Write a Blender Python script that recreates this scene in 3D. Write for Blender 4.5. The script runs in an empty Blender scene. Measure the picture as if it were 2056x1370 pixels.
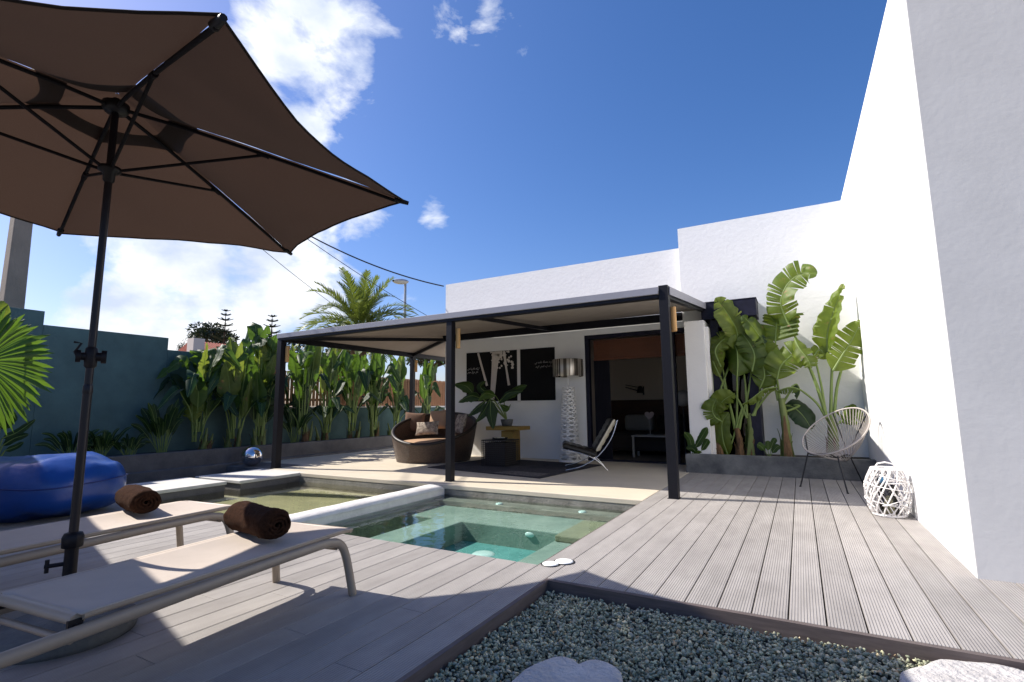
import bpy, math, random
import numpy as np
from mathutils import Vector, Matrix, noise as mnoise
R = math.radians
sc = bpy.context.scene
col = sc.collection

# ------------------------------------------------------------------ camera
F_PX, CX, CY, CAM_H = 1016.0, 1028.0, 685.0, 1.05
M = Matrix(((0.871, 0.073, 0.486), (0.492, -0.109, -0.864), (-0.010, 0.991, -0.131)))
cx_ = M.col[0].normalized(); cz_ = M.col[2].normalized()
cy_ = cz_.cross(cx_).normalized(); cx_ = cy_.cross(cz_).normalized()
ROT = Matrix((cx_, cy_, cz_)).transposed()
cam_d = bpy.data.cameras.new('camera'); cam = bpy.data.objects.new('camera', cam_d); col.objects.link(cam)
cam_d.sensor_width = 36; cam_d.lens = 36 * F_PX / 2056; cam_d.clip_end = 2000; cam_d.clip_start = .05
cam.matrix_world = Matrix.Translation((0, 0, CAM_H)) @ ROT.to_4x4()
sc.camera = cam

# ------------------------------------------------------------------ light
SUN_EL, SUN_AZ = R(44.5), R(13.5)            # light comes from -X, a little from -Y
SUN = Vector((-math.cos(SUN_AZ) * math.cos(SUN_EL), -math.sin(SUN_AZ) * math.cos(SUN_EL), math.sin(SUN_EL)))
ld = bpy.data.lights.new('sun', 'SUN'); ld.energy = 5.0; ld.angle = R(.53); ld.color = (1, .945, .86)
lo = bpy.data.objects.new('sun', ld); col.objects.link(lo)
lo.rotation_euler = SUN.to_track_quat('Z', 'Y').to_euler(); lo.location = SUN * 30
sc.view_settings.view_transform = 'Standard'; sc.view_settings.look = 'None'
sc.view_settings.exposure = .62; sc.view_settings.gamma = 1

w = bpy.data.worlds.new('World'); sc.world = w; w.use_nodes = True
nt = w.node_tree; N = nt.nodes; L = nt.links; N.clear()
def nd(t, **k):
    n = N.new(t)
    for a, b in k.items(): setattr(n, a, b)
    return n
def mth(op, a, b=None, c=None, clamp=False):
    n = N.new('ShaderNodeMath'); n.operation = op; n.use_clamp = clamp
    for i, v in enumerate((a, b, c)):
        if v is None: continue
        if isinstance(v, (int, float)): n.inputs[i].default_value = v
        else: L.new(v, n.inputs[i])
    return n.outputs[0]
sky = nd('ShaderNodeTexSky', sky_type='NISHITA', sun_disc=False, sun_elevation=SUN_EL, sun_rotation=math.atan2(SUN.x, SUN.y))
sky.air_density = 1.0; sky.dust_density = 1.1; sky.ozone_density = 3.0
hsv = nd('ShaderNodeHueSaturation'); hsv.inputs['Saturation'].default_value = 1.27
L.new(sky.outputs[0], hsv.inputs['Color'])
tint = nd('ShaderNodeMix', data_type='RGBA', blend_type='MULTIPLY'); tint.inputs[0].default_value = 1; L.new(hsv.outputs[0], tint.inputs[6]); tint.inputs[7].default_value = (1.0, .90, 1.035, 1)
tc = nd('ShaderNodeTexCoord'); DIR = tc.outputs['Generated']
# cumulus: a soft mask of direction blobs broken up by fractal noise
BL = [((-.650, .475, .590), .135, 1.0), ((-.600, .545, .585), .05, .85), ((-.700, .529, .475), .075, .8), ((-.735, .45, .51), .10, .9),
      ((-.388, .659, .645), .07, .66), ((-.455, .614, .645), .05, .58), ((-.582, .726, .365), .036, .52),
      ((-.876, .432, .225), .165, 1.0), ((-.797, .560, .235), .15, 1.0), ((-.672, .657, .335), .075, .76), ((-.71, .60, .37), .08, .72),
      ((-.914, .385, .10), .12, .85), ((-.836, .52, .15), .13, .85), ((-.93, .30, .33), .09, .7), ((-.66, .73, .15), .08, .6)]
mask = None
for d, r, s in BL:
    vm = nd('ShaderNodeVectorMath', operation='DISTANCE'); L.new(DIR, vm.inputs[0]); vm.inputs[1].default_value = Vector(d).normalized()
    mr = nd('ShaderNodeMapRange', interpolation_type='SMOOTHSTEP'); L.new(vm.outputs['Value'], mr.inputs[0])
    mr.inputs[1].default_value = r * 1.45; mr.inputs[2].default_value = r * .2; mr.inputs[3].default_value = 0; mr.inputs[4].default_value = s
    mask = mr.outputs[0] if mask is None else mth('MAXIMUM', mask, mr.outputs[0])
mp = nd('ShaderNodeMapping'); L.new(DIR, mp.inputs['Vector']); mp.inputs['Scale'].default_value = (1, 1, 1.5)
n1 = nd('ShaderNodeTexNoise'); L.new(mp.outputs[0], n1.inputs['Vector'])
n1.inputs['Scale'].default_value = 8.5; n1.inputs['Detail'].default_value = 10; n1.inputs['Roughness'].default_value = .6; n1.inputs['Distortion'].default_value = .25
dens = mth('ADD', mth('MULTIPLY', mth('SUBTRACT', n1.outputs[0], .5), 2.15), mth('SUBTRACT', mask, .44))
dens = mth('MULTIPLY', mth('MULTIPLY', dens, 2.2, clamp=True), mth('MULTIPLY', mask, 5, clamp=True), clamp=True)
n2 = nd('ShaderNodeTexNoise'); L.new(mp.outputs[0], n2.inputs['Vector']); n2.inputs['Scale'].default_value = 9; n2.inputs['Detail'].default_value = 6
cr = nd('ShaderNodeMapRange'); L.new(n2.outputs[0], cr.inputs[0]); cr.inputs[1].default_value = .36; cr.inputs[2].default_value = .66
cc = nd('ShaderNodeMix', data_type='RGBA'); L.new(cr.outputs[0], cc.inputs[0])
cc.inputs[6].default_value = (4.4, 5.0, 6.3, 1); cc.inputs[7].default_value = (7.7, 7.8, 8.0, 1)
mx = nd('ShaderNodeMix', data_type='RGBA'); L.new(dens, mx.inputs[0]); L.new(tint.outputs[2], mx.inputs[6]); L.new(cc.outputs[2], mx.inputs[7])
bg = nd('ShaderNodeBackground'); bg.inputs['Strength'].default_value = .105; L.new(mx.outputs[2], bg.inputs['Color'])
out = nd('ShaderNodeOutputWorld'); L.new(bg.outputs[0], out.inputs['Surface'])

# ------------------------------------------------------------------ pixel -> point helpers (measured on the photograph)
def ray(px, py): return ROT @ Vector((px - CX, -(py - CY), -F_PX))
CAM = Vector((0, 0, CAM_H))
def at_z(px, py, z=0): d = ray(px, py); return CAM + d * ((z - CAM_H) / d.z)
def at_y(px, py, Y): d = ray(px, py); return CAM + d * (Y / d.y)
def at_x(px, py, X): d = ray(px, py); return CAM + d * (X / d.x)

# ------------------------------------------------------------------ materials
def mat(name, base, rough=.6, var=0, vscale=8, bump=0, bscale=60, metal=0, spec=.5, trans=0, tcol=None, col2=None, detail=6, stretch=None, bdist=.02, coat=0):
    m = bpy.data.materials.new(name); m.use_nodes = True
    nt = m.node_tree; n = nt.nodes; l = nt.links
    p = n['Principled BSDF']; p.inputs['Base Color'].default_value = (*base, 1); p.inputs['Roughness'].default_value = rough
    p.inputs['Metallic'].default_value = metal; p.inputs['Specular IOR Level'].default_value = spec; p.inputs['Coat Weight'].default_value = coat
    tc = n.new('ShaderNodeTexCoord'); vec = tc.outputs['Object']
    if stretch:
        mp = n.new('ShaderNodeMapping'); mp.inputs['Scale'].default_value = stretch; l.new(vec, mp.inputs['Vector']); vec = mp.outputs[0]
    if var or col2:
        t = n.new('ShaderNodeTexNoise'); t.inputs['Scale'].default_value = vscale; t.inputs['Detail'].default_value = detail; t.inputs['Roughness'].default_value = .62; l.new(vec, t.inputs['Vector'])
        mr = n.new('ShaderNodeMapRange'); mr.inputs[1].default_value = .3; mr.inputs[2].default_value = .7; l.new(t.outputs[0], mr.inputs[0])
        mixn = n.new('ShaderNodeMix'); mixn.data_type = 'RGBA'; l.new(mr.outputs[0], mixn.inputs[0])
        a = col2 if col2 else tuple(max(0, c * (1 - var)) for c in base); b = base if col2 else tuple(min(1, c * (1 + var)) for c in base)
        mixn.inputs[6].default_value = (*a, 1); mixn.inputs[7].default_value = (*b, 1); l.new(mixn.outputs[2], p.inputs['Base Color'])
    if bump:
        t = n.new('ShaderNodeTexNoise'); t.inputs['Scale'].default_value = bscale; t.inputs['Detail'].default_value = 5; l.new(vec, t.inputs['Vector'])
        b = n.new('ShaderNodeBump'); b.inputs['Strength'].default_value = bump; b.inputs['Distance'].default_value = bdist; l.new(t.outputs[0], b.inputs['Height']); l.new(b.outputs[0], p.inputs['Normal'])
    if trans:
        tr = n.new('ShaderNodeBsdfTranslucent'); tr.inputs['Color'].default_value = (*(tcol or base), 1)
        ms = n.new('ShaderNodeMixShader'); ms.inputs[0].default_value = trans; o = n['Material Output']
        l.new(p.outputs[0], ms.inputs[1]); l.new(tr.outputs[0], ms.inputs[2]); l.new(ms.outputs[0], o.inputs['Surface'])
    return m

def leaf_mat(name, a, b, tcol, trans=.4, veins=True, brown=None):
    m = bpy.data.materials.new(name); m.use_nodes = True
    nt = m.node_tree; n = nt.nodes; l = nt.links; p = n['Principled BSDF']; p.inputs['Roughness'].default_value = .42; p.inputs['Specular IOR Level'].default_value = .45
    uv = n.new('ShaderNodeUVMap'); uv.uv_map = 'UVMap'
    tc = n.new('ShaderNodeTexCoord'); t = n.new('ShaderNodeTexNoise'); t.inputs['Scale'].default_value = 7; t.inputs['Detail'].default_value = 5; l.new(tc.outputs['Object'], t.inputs['Vector'])
    oi = n.new('ShaderNodeObjectInfo')
    ad = n.new('ShaderNodeMath'); ad.operation = 'ADD'; l.new(t.outputs[0], ad.inputs[0])
    sb = n.new('ShaderNodeMath'); sb.operation = 'MULTIPLY_ADD'; l.new(oi.outputs['Random'], sb.inputs[0]); sb.inputs[1].default_value = .7; sb.inputs[2].default_value = -.35; l.new(sb.outputs[0], ad.inputs[1])
    mr = n.new('ShaderNodeMapRange'); mr.inputs[1].default_value = .25; mr.inputs[2].default_value = .75; l.new(ad.outputs[0], mr.inputs[0])
    mixn = n.new('ShaderNodeMix'); mixn.data_type = 'RGBA'; mixn.inputs[6].default_value = (*a, 1); mixn.inputs[7].default_value = (*b, 1); l.new(mr.outputs[0], mixn.inputs[0])
    c = mixn.outputs[2]
    if veins:
        wv = n.new('ShaderNodeTexWave'); wv.bands_direction = 'Y'; wv.inputs['Scale'].default_value = 14; wv.inputs['Distortion'].default_value = .6; wv.inputs['Detail'].default_value = 2; l.new(uv.outputs[0], wv.inputs['Vector'])
        m2 = n.new('ShaderNodeMix'); m2.data_type = 'RGBA'; m2.blend_type = 'MULTIPLY'; m2.inputs[0].default_value = .28; l.new(c, m2.inputs[6]); l.new(wv.outputs['Color'], m2.inputs[7]); c = m2.outputs[2]
        bp = n.new('ShaderNodeBump'); bp.inputs['Strength'].default_value = .35; bp.inputs['Distance'].default_value = .004; l.new(wv.outputs['Fac'], bp.inputs['Height']); l.new(bp.outputs[0], p.inputs['Normal'])
    if brown:      # dry brown margins and spots
        t3 = n.new('ShaderNodeTexNoise'); t3.inputs['Scale'].default_value = 9; t3.inputs['Detail'].default_value = 4; l.new(tc.outputs['Object'], t3.inputs['Vector'])
        r3 = n.new('ShaderNodeMapRange'); r3.inputs[1].default_value = .64; r3.inputs[2].default_value = .72; l.new(t3.outputs[0], r3.inputs[0])
        m3 = n.new('ShaderNodeMix'); m3.data_type = 'RGBA'; l.new(r3.outputs[0], m3.inputs[0]); l.new(c, m3.inputs[6]); m3.inputs[7].default_value = (*brown, 1); c = m3.outputs[2]
    l.new(c, p.inputs['Base Color'])
    tr = n.new('ShaderNodeBsdfTranslucent'); m4 = n.new('ShaderNodeMix'); m4.data_type = 'RGBA'; m4.inputs[0].default_value = .6; l.new(c, m4.inputs[6]); m4.inputs[7].default_value = (*tcol, 1); l.new(m4.outputs[2], tr.inputs['Color'])
    ms = n.new('ShaderNodeMixShader'); ms.inputs[0].default_value = trans; l.new(p.outputs[0], ms.inputs[1]); l.new(tr.outputs[0], ms.inputs[2]); l.new(ms.outputs[0], n['Material Output'].inputs['Surface'])
    return m

def deck_mat():
    m = bpy.data.materials.new('composite_deck'); m.use_nodes = True
    nt = m.node_tree; n = nt.nodes; l = nt.links; p = n['Principled BSDF']; p.inputs['Roughness'].default_value = .62; p.inputs['Specular IOR Level'].default_value = .35
    tc = n.new('ShaderNodeTexCoord'); sp = n.new('ShaderNodeSeparateXYZ'); l.new(tc.outputs['Object'], sp.inputs[0])
    d = n.new('ShaderNodeMath'); d.operation = 'DIVIDE'; d.inputs[1].default_value = .165
    a = n.new('ShaderNodeMath'); a.operation = 'ADD'; a.inputs[1].default_value = .128; l.new(sp.outputs['X'], a.inputs[0]); l.new(a.outputs[0], d.inputs[0])
    fl = n.new('ShaderNodeMath'); fl.operation = 'FLOOR'; l.new(d.outputs[0], fl.inputs[0])
    wn = n.new('ShaderNodeTexWhiteNoise'); wn.noise_dimensions = '1D'; l.new(fl.outputs[0], wn.inputs['W'])
    mp = n.new('ShaderNodeMapping'); mp.inputs['Scale'].default_value = (7, 1.6, 7); l.new(tc.outputs['Object'], mp.inputs['Vector'])
    t = n.new('ShaderNodeTexNoise'); t.inputs['Scale'].default_value = 1.5; t.inputs['Detail'].default_value = 7; l.new(mp.outputs[0], t.inputs['Vector'])
    t2 = n.new('ShaderNodeTexNoise'); t2.inputs['Scale'].default_value = 1.7; t2.inputs['Detail'].default_value = 6; t2.inputs['Roughness'].default_value = .7; l.new(tc.outputs['Object'], t2.inputs['Vector'])
    s1 = n.new('ShaderNodeMath'); s1.operation = 'MULTIPLY_ADD'; l.new(wn.outputs['Value'], s1.inputs[0]); s1.inputs[1].default_value = .38; l.new(t.outputs[0], s1.inputs[2])
    s2 = n.new('ShaderNodeMath'); s2.operation = 'ADD'; l.new(s1.outputs[0], s2.inputs[0]); l.new(t2.outputs[0], s2.inputs[1])
    mr = n.new('ShaderNodeMapRange'); mr.inputs[1].default_value = .75; mr.inputs[2].default_value = 1.5; l.new(s2.outputs[0], mr.inputs[0])
    mixn = n.new('ShaderNodeMix'); mixn.data_type = 'RGBA'; mixn.inputs[6].default_value = (.262, .242, .227, 1); mixn.inputs[7].default_value = (.385, .358, .336, 1); l.new(mr.outputs[0], mixn.inputs[0])
    l.new(mixn.outputs[2], p.inputs['Base Color'])
    # fine lengthwise grooves
    g = n.new('ShaderNodeMath'); g.operation = 'MULTIPLY'; g.inputs[1].default_value = 2 * math.pi / .01375; l.new(a.outputs[0], g.inputs[0])
    si = n.new('ShaderNodeMath'); si.operation = 'SINE'; l.new(g.outputs[0], si.inputs[0])
    pw = n.new('ShaderNodeMapRange'); pw.inputs[1].default_value = .2; pw.inputs[2].default_value = .9; pw.inputs[3].default_value = 1; pw.inputs[4].default_value = 0; l.new(si.outputs[0], pw.inputs[0])
    b = n.new('ShaderNodeBump'); b.inputs['Strength'].default_value = .8; b.inputs['Distance'].default_value = .005; l.new(pw.outputs[0], b.inputs['Height']); l.new(b.outputs[0], p.inputs['Normal'])
    gm = n.new('ShaderNodeMapRange'); gm.inputs[3].default_value = .84; gm.inputs[4].default_value = 1.03; l.new(pw.outputs[0], gm.inputs[0])     # colour darker along the grooves
    gx = n.new('ShaderNodeVectorMath'); gx.operation = 'SCALE'; l.new(mixn.outputs[2], gx.inputs[0]); l.new(gm.outputs[0], gx.inputs['Scale']); l.new(gx.outputs[0], p.inputs['Base Color'])
    return m

def water_mat(name, tint, bump=.09):
    m = bpy.data.materials.new(name); m.use_nodes = True
    nt = m.node_tree; n = nt.nodes; l = nt.links; n.remove(n['Principled BSDF'])
    tr = n.new('ShaderNodeBsdfTransparent'); tr.inputs[0].default_value = (*tint, 1)
    gl = n.new('ShaderNodeBsdfGlossy'); gl.inputs['Roughness'].default_value = .015
    fr = n.new('ShaderNodeFresnel'); fr.inputs[0].default_value = 1.33
    tc = n.new('ShaderNodeTexCoord'); t = n.new('ShaderNodeTexNoise'); t.inputs['Scale'].default_value = 5; t.inputs['Detail'].default_value = 3; l.new(tc.outputs['Object'], t.inputs['Vector'])
    b = n.new('ShaderNodeBump'); b.inputs['Strength'].default_value = bump; b.inputs['Distance'].default_value = .05; l.new(t.outputs[0], b.inputs['Height'])
    l.new(b.outputs[0], gl.inputs['Normal']); l.new(b.outputs[0], fr.inputs['Normal'])
    ms = n.new('ShaderNodeMixShader'); l.new(fr.outputs[0], ms.inputs[0]); l.new(tr.outputs[0], ms.inputs[1]); l.new(gl.outputs[0], ms.inputs[2]); l.new(ms.outputs[0], n['Material Output'].inputs['Surface'])
    return m

def glass_mat(name, tint, refl=.12):
    m = bpy.data.materials.new(name); m.use_nodes = True
    nt = m.node_tree; n = nt.nodes; l = nt.links; n.remove(n['Principled BSDF'])
    tr = n.new('ShaderNodeBsdfTransparent'); tr.inputs[0].default_value = (*tint, 1)
    gl = n.new('ShaderNodeBsdfGlossy'); gl.inputs['Roughness'].default_value = .01
    fr = n.new('ShaderNodeFresnel'); fr.inputs[0].default_value = 1.5
    ms = n.new('ShaderNodeMixShader'); l.new(fr.outputs[0], ms.inputs[0]); l.new(tr.outputs[0], ms.inputs[1]); l.new(gl.outputs[0], ms.inputs[2]); l.new(ms.outputs[0], n['Material Output'].inputs['Surface'])
    return m

def stripe_mat(name, cols, scale, rough=.3, metal=0, axis='angle'):
    m = bpy.data.materials.new(name); m.use_nodes = True
    nt = m.node_tree; n = nt.nodes; l = nt.links; p = n['Principled BSDF']; p.inputs['Roughness'].default_value = rough; p.inputs['Metallic'].default_value = metal
    uv = n.new('ShaderNodeUVMap'); uv.uv_map = 'UVMap'; sp = n.new('ShaderNodeSeparateXYZ'); l.new(uv.outputs[0], sp.inputs[0])
    t = n.new('ShaderNodeTexNoise'); t.noise_dimensions = '1D'; t.inputs['Scale'].default_value = scale; t.inputs['Detail'].default_value = 1.5; l.new(sp.outputs['X'], t.inputs['W'])
    r = n.new('ShaderNodeValToRGB'); r.color_ramp.interpolation = 'CONSTANT'; e = r.color_ramp.elements
    e[0].position = 0; e[0].color = (*cols[0], 1); e[1].position = .4; e[1].color = (*cols[1], 1)
    for i, c in enumerate(cols[2:]): q = e.new(.48 + .07 * i); q.color = (*c, 1)
    l.new(t.outputs[0], r.inputs[0]); l.new(r.outputs[0], p.inputs['Base Color'])
    return m

def wood_mat(name, a, b, stretch, scale=3, rough=.6):
    return mat(name, b, rough, col2=a, vscale=scale, stretch=stretch, bump=.15, bscale=12)

def world_pos_mat(name, a, b, scale, rough, bump, bscale):
    return mat(name, b, rough, col2=a, vscale=scale, bump=bump, bscale=bscale)

MT = dict(
    white=mat('white_render', (.80, .80, .79), .85, var=.025, vscale=2.5, bump=.35, bscale=14, bdist=.012),
    white_smooth=mat('white_plaster', (.76, .74, .71), .85, var=.03, vscale=3, bump=.12, bscale=40),
    shade_grey_render=mat('shade_grey_render', (.675, .66, .63), .85, var=.05, vscale=2.5, bump=.14, bscale=22, bdist=.008),  # shaded tone of the wing's end wall, put into the base colour
    green_render=mat('green_render', (.072, .130, .130), .85, var=.26, vscale=1.3, bump=.25, bscale=20),
    dark_metal=mat('anthracite_steel', (.007, .007, .011), .5, spec=.22, var=.15, vscale=20),
    black_blue=mat('blue_black_frame', (.010, .010, .022), .5, spec=.25, var=.3, vscale=12, bump=.1),
    fascia=mat('grey_fascia', (.27, .265, .30), .55, var=.05, vscale=6),
    roof_under=mat('grey_brown_roof_cloth', (.30, .255, .22), .9, var=.05, vscale=4),
    roof_top=mat('white_roof_cloth', (.7, .7, .7), .8),
    deck=deck_mat(),
    deck_edge=mat('brown_deck_fascia', (.11, .085, .078), .6, var=.25, vscale=6, stretch=(1, 1, 12)),
    patio=mat('cream_microcement', (.58, .51, .40), .55, var=.06, vscale=2.2, bump=.06, bscale=40),
    concrete=mat('raw_concrete', (.30, .285, .265), .8, col2=(.155, .15, .14), vscale=4.5, bump=.4, bscale=45, detail=9),
    conc_dark=mat('dark_concrete', (.19, .19, .18), .8, col2=(.058, .062, .064), vscale=3.2, bump=.35, bscale=40, detail=9),
    conc_kerb=mat('grey_kerb_concrete', (.155, .145, .14), .85, col2=(.085, .08, .08), vscale=3, bump=.4, bscale=45, detail=9),
    conc_light=mat('pale_concrete', (.74, .72, .69), .75, col2=(.55, .53, .51), vscale=3.5, bump=.25, bscale=40, detail=9),
    slab=mat('pale_slab', (.55, .53, .49), .75, var=.1, vscale=4, bump=.2, bscale=60),
    pool=mat('green_pool_plaster', (.36, .42, .365), .8, col2=(.22, .285, .245), vscale=3.2, bump=.2, bscale=30, detail=9),
    pool_deep=mat('turquoise_pool_plaster', (.14, .36, .34), .8, col2=(.075, .25, .235), vscale=4.5, bump=.2, bscale=30, detail=9),
    pool_shallow=mat('mossy_pool_plaster', (.38, .385, .235), .85, col2=(.27, .285, .17), vscale=2.0, stretch=(1, 1.6, 1), bump=.2, bscale=30, detail=10),
    pool_wall=mat('stained_pool_plaster', (.30, .285, .245), .8, col2=(.15, .14, .115), vscale=5, bump=.3, bscale=40, detail=9),
    step=mat('brown_pool_step', (.36, .34, .22), .85, col2=(.22, .22, .15), vscale=5, bump=.2, bscale=30),
    water=water_mat('pool_water', (.84, .95, .93)), water2=water_mat('shallow_water', (.97, .96, .90), .07),
    soil=mat('planter_soil', (.05, .038, .03), .95, var=.4, vscale=20, bump=1, bscale=50),
    gravel_bed=mat('gravel_bed', (.06, .07, .065), .95, var=.4, vscale=60, bump=1, bscale=120),
    earth=mat('dry_earth', (.22, .18, .12), .95, var=.25, vscale=.3, bump=.5, bscale=8),
    canopy=mat('brown_parasol_cloth', (.022, .0145, .012), .9, var=.35, vscale=150, detail=3, bump=.25, bscale=420, bdist=.002, trans=.45, tcol=(.048, .028, .0195)),
    rib=mat('black_parasol_steel', (.007, .006, .008), .7, spec=.12, var=.2, vscale=30), plastic=mat('black_plastic', (.008, .007, .009), .5, spec=.25),
    pole=mat('parasol_pole_lacquer', (.010, .008, .012), .35, spec=.3),
    sling=mat('cream_mesh_sling', (.455, .385, .325), .8, var=.05, vscale=6, bump=.4, bscale=500, bdist=.002),
    taupe=mat('taupe_lacquered_tube', (.31, .245, .18), .42, var=.05, vscale=9),
    towel=mat('brown_terry', (.068, .030, .016), .98, col2=(.035, .015, .008), vscale=60, bump=1, bscale=330, bdist=.012, spec=.1),
    blue=mat('blue_nylon', (.006, .050, .25), .32, var=.12, vscale=3, bump=.3, bscale=5, bdist=.03),
    seam=mat('blue_seam', (.006, .02, .15), .5),
    chrome=mat('chrome', (.85, .85, .86), .08, metal=1), mirror=mat('mirror_steel', (.72, .70, .72), .035, metal=1),
    bamboo=wood_mat('bamboo_wood', (.42, .22, .07), (.62, .36, .13), (30, 30, 1.5)),
    blind=wood_mat('brown_bamboo_blind', (.075, .022, .008), (.15, .048, .017), (1, 1, 45), 2.5),
    fence=wood_mat('orange_fence_wood', (.24, .11, .05), (.42, .215, .10), (14, 14, 1), 3),
    coping=mat('white_coping', (.7, .68, .66), .7),
    black=mat('matt_black', (.005, .005, .006), .7, spec=.2), lettering=mat('white_lettering', (.62, .60, .57), .7),
    pale_print=mat('pale_print', (.60, .55, .50), .8, var=.08, vscale=9, stretch=(3, 3, .6)),
    lattice=mat('white_lattice', (.78, .77, .75), .5),
    shade=stripe_mat('striped_metal_shade', [(.09, .075, .06), (.22, .19, .16), (.5, .46, .40), (.05, .04, .035), (.30, .26, .21), (.62, .58, .52)], 16, .28, .55),
    rattan=None, cush_beige=mat('tan_cloth', (.40, .25, .15), .9, var=.08, vscale=10, bump=.3, bscale=300, bdist=.003),
    cush_brown=mat('brown_cloth', (.155, .085, .055), .9, var=.1, vscale=10, bump=.3, bscale=300, bdist=.003),
    cush_pattern=mat('patterned_cloth', (.50, .42, .33), .9, col2=(.075, .05, .04), vscale=15, detail=3, bump=.2, bscale=300, bdist=.003),
    leather=mat('black_leather', (.014, .013, .012), .35, var=.3, vscale=14, bump=.3, bscale=40), cream=mat('cream_leather', (.50, .46, .35), .5, var=.1, vscale=10),
    rug=mat('dark_rug', (.010, .010, .016), .95, col2=(.045, .04, .045), vscale=5, detail=10, bump=.5, bscale=200),
    rug_light=mat('worn_rug_pattern', (.17, .15, .14), .95, col2=(.02, .02, .022), vscale=22, detail=6),
    wire=mat('black_wire', (.012, .012, .014), .5), yellow=mat('ochre_lacquer', (.24, .145, .016), .5, var=.12, vscale=5),
    rope=mat('beige_vinyl_cord', (.42, .375, .335), .55), lantern=mat('white_willow', (.80, .77, .75), .7, var=.08, vscale=25, bump=.3, bscale=80),
    candle=mat('cream_candle', (.75, .60, .30), .5, trans=.25), blueglass=mat('blue_glass', (.10, .30, .50), .1),
    stone=mat('pale_stone', (.58, .555, .53), .85, col2=(.40, .38, .365), vscale=7, bump=.9, bscale=40, detail=9),
    lid=mat('white_lid', (.82, .82, .80), .4), rim=mat('black_rim', (.01, .01, .01), .5),
    lightglass=mat('white_lens', (.70, .85, .82), .25),
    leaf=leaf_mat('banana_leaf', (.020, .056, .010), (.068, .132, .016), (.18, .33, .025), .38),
    leaf_yellowed=leaf_mat('banana_leaf_yellowed', (.075, .13, .016), (.17, .225, .03), (.36, .45, .05), .38, brown=(.24, .13, .06)),  # yellowed leaves with brown patches
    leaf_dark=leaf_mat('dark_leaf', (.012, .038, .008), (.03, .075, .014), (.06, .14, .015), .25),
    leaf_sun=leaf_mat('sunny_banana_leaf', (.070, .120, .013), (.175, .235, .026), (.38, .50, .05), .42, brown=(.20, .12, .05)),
    midrib=mat('pale_midrib', (.22, .30, .08), .5, trans=.2, tcol=(.3, .45, .1)),
    stem=mat('green_stem', (.16, .20, .05), .55, col2=(.10, .13, .03), vscale=5, stretch=(6, 6, 1)),
    sheath=mat('brown_sheath', (.24, .135, .06), .85, col2=(.075, .042, .02), vscale=7, stretch=(5, 5, 1), bump=.8, bscale=25),
    palm_leaf=leaf_mat('palm_frond', (.05, .085, .014), (.13, .165, .03), (.28, .36, .05), .25, veins=False),
    fan_leaf=leaf_mat('fan_palm_leaf', (.035, .085, .010), (.07, .15, .013), (.22, .38, .03), .34, veins=False),
    bark=mat('palm_bark', (.16, .10, .055), .95, col2=(.05, .03, .018), vscale=6, bump=1, bscale=14),
    pine=leaf_mat('pine_needles', (.010, .026, .014), (.028, .05, .022), (.03, .06, .02), .1, veins=False),
    dkgreen=leaf_mat('broad_crown', (.012, .026, .010), (.04, .05, .018), (.05, .08, .02), .12, veins=False),
    tile=mat('red_roof_tile', (.36, .085, .05), .8, var=.3, vscale=5), cream_wall=mat('cream_wall', (.66, .58, .52), .85),
    pole_conc=mat('pole_concrete', (.24, .20, .165), .85, var=.12, vscale=3, bump=.3, bscale=30), galv=mat('galvanised_steel', (.42, .43, .45), .45, metal=.3),
    cable=mat('black_cable', (.02, .02, .025), .5), lamp_glass=mat('milky_lamp_glass', (.7, .7, .68), .3),
    room_wall=mat('room_wall', (.62, .56, .48), .9), room_floor=mat('room_floor', (.17, .145, .115), .5), headboard=wood_mat('dark_headboard', (.035, .014, .007), (.075, .03, .014), (1, 8, 8)),
    curtain=mat('navy_curtain', (.012, .012, .022), .95), glass=glass_mat('clear_glass', (.82, .86, .9)), glass_dark=glass_mat('tinted_glass', (.30, .34, .40)),
    bedding=mat('dark_bedding', (.03, .024, .022), .95), linen=mat('pale_linen', (.30, .29, .27), .9), heart=mat('pale_heart', (.33, .26, .24), .8),
)
# woven rattan
def rattan_mat():
    m = bpy.data.materials.new('dark_rattan'); m.use_nodes = True
    n = m.node_tree.nodes; l = m.node_tree.links; p = n['Principled BSDF']; p.inputs['Roughness'].default_value = .5
    uv = n.new('ShaderNodeUVMap'); uv.uv_map = 'UVMap'
    ck = n.new('ShaderNodeTexBrick'); ck.inputs['Scale'].default_value = 1; ck.offset = .5; l.new(uv.outputs[0], ck.inputs['Vector'])
    ck.inputs['Brick Width'].default_value = .03; ck.inputs['Row Height'].default_value = .014; ck.inputs['Mortar Size'].default_value = .0022; ck.inputs['Mortar Smooth'].default_value = .6
    ck.inputs['Color1'].default_value = (.075, .044, .028, 1); ck.inputs['Color2'].default_value = (.12, .075, .05, 1); ck.inputs['Mortar'].default_value = (.014, .008, .005, 1)
    l.new(ck.outputs['Color'], p.inputs['Base Color']); b = n.new('ShaderNodeBump'); b.inputs['Strength'].default_value = .8; b.inputs['Distance'].default_value = .006; b.invert = True
    l.new(ck.outputs['Fac'], b.inputs['Height']); l.new(b.outputs[0], p.inputs['Normal'])
    return m
MT['rattan'] = rattan_mat()

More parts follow.
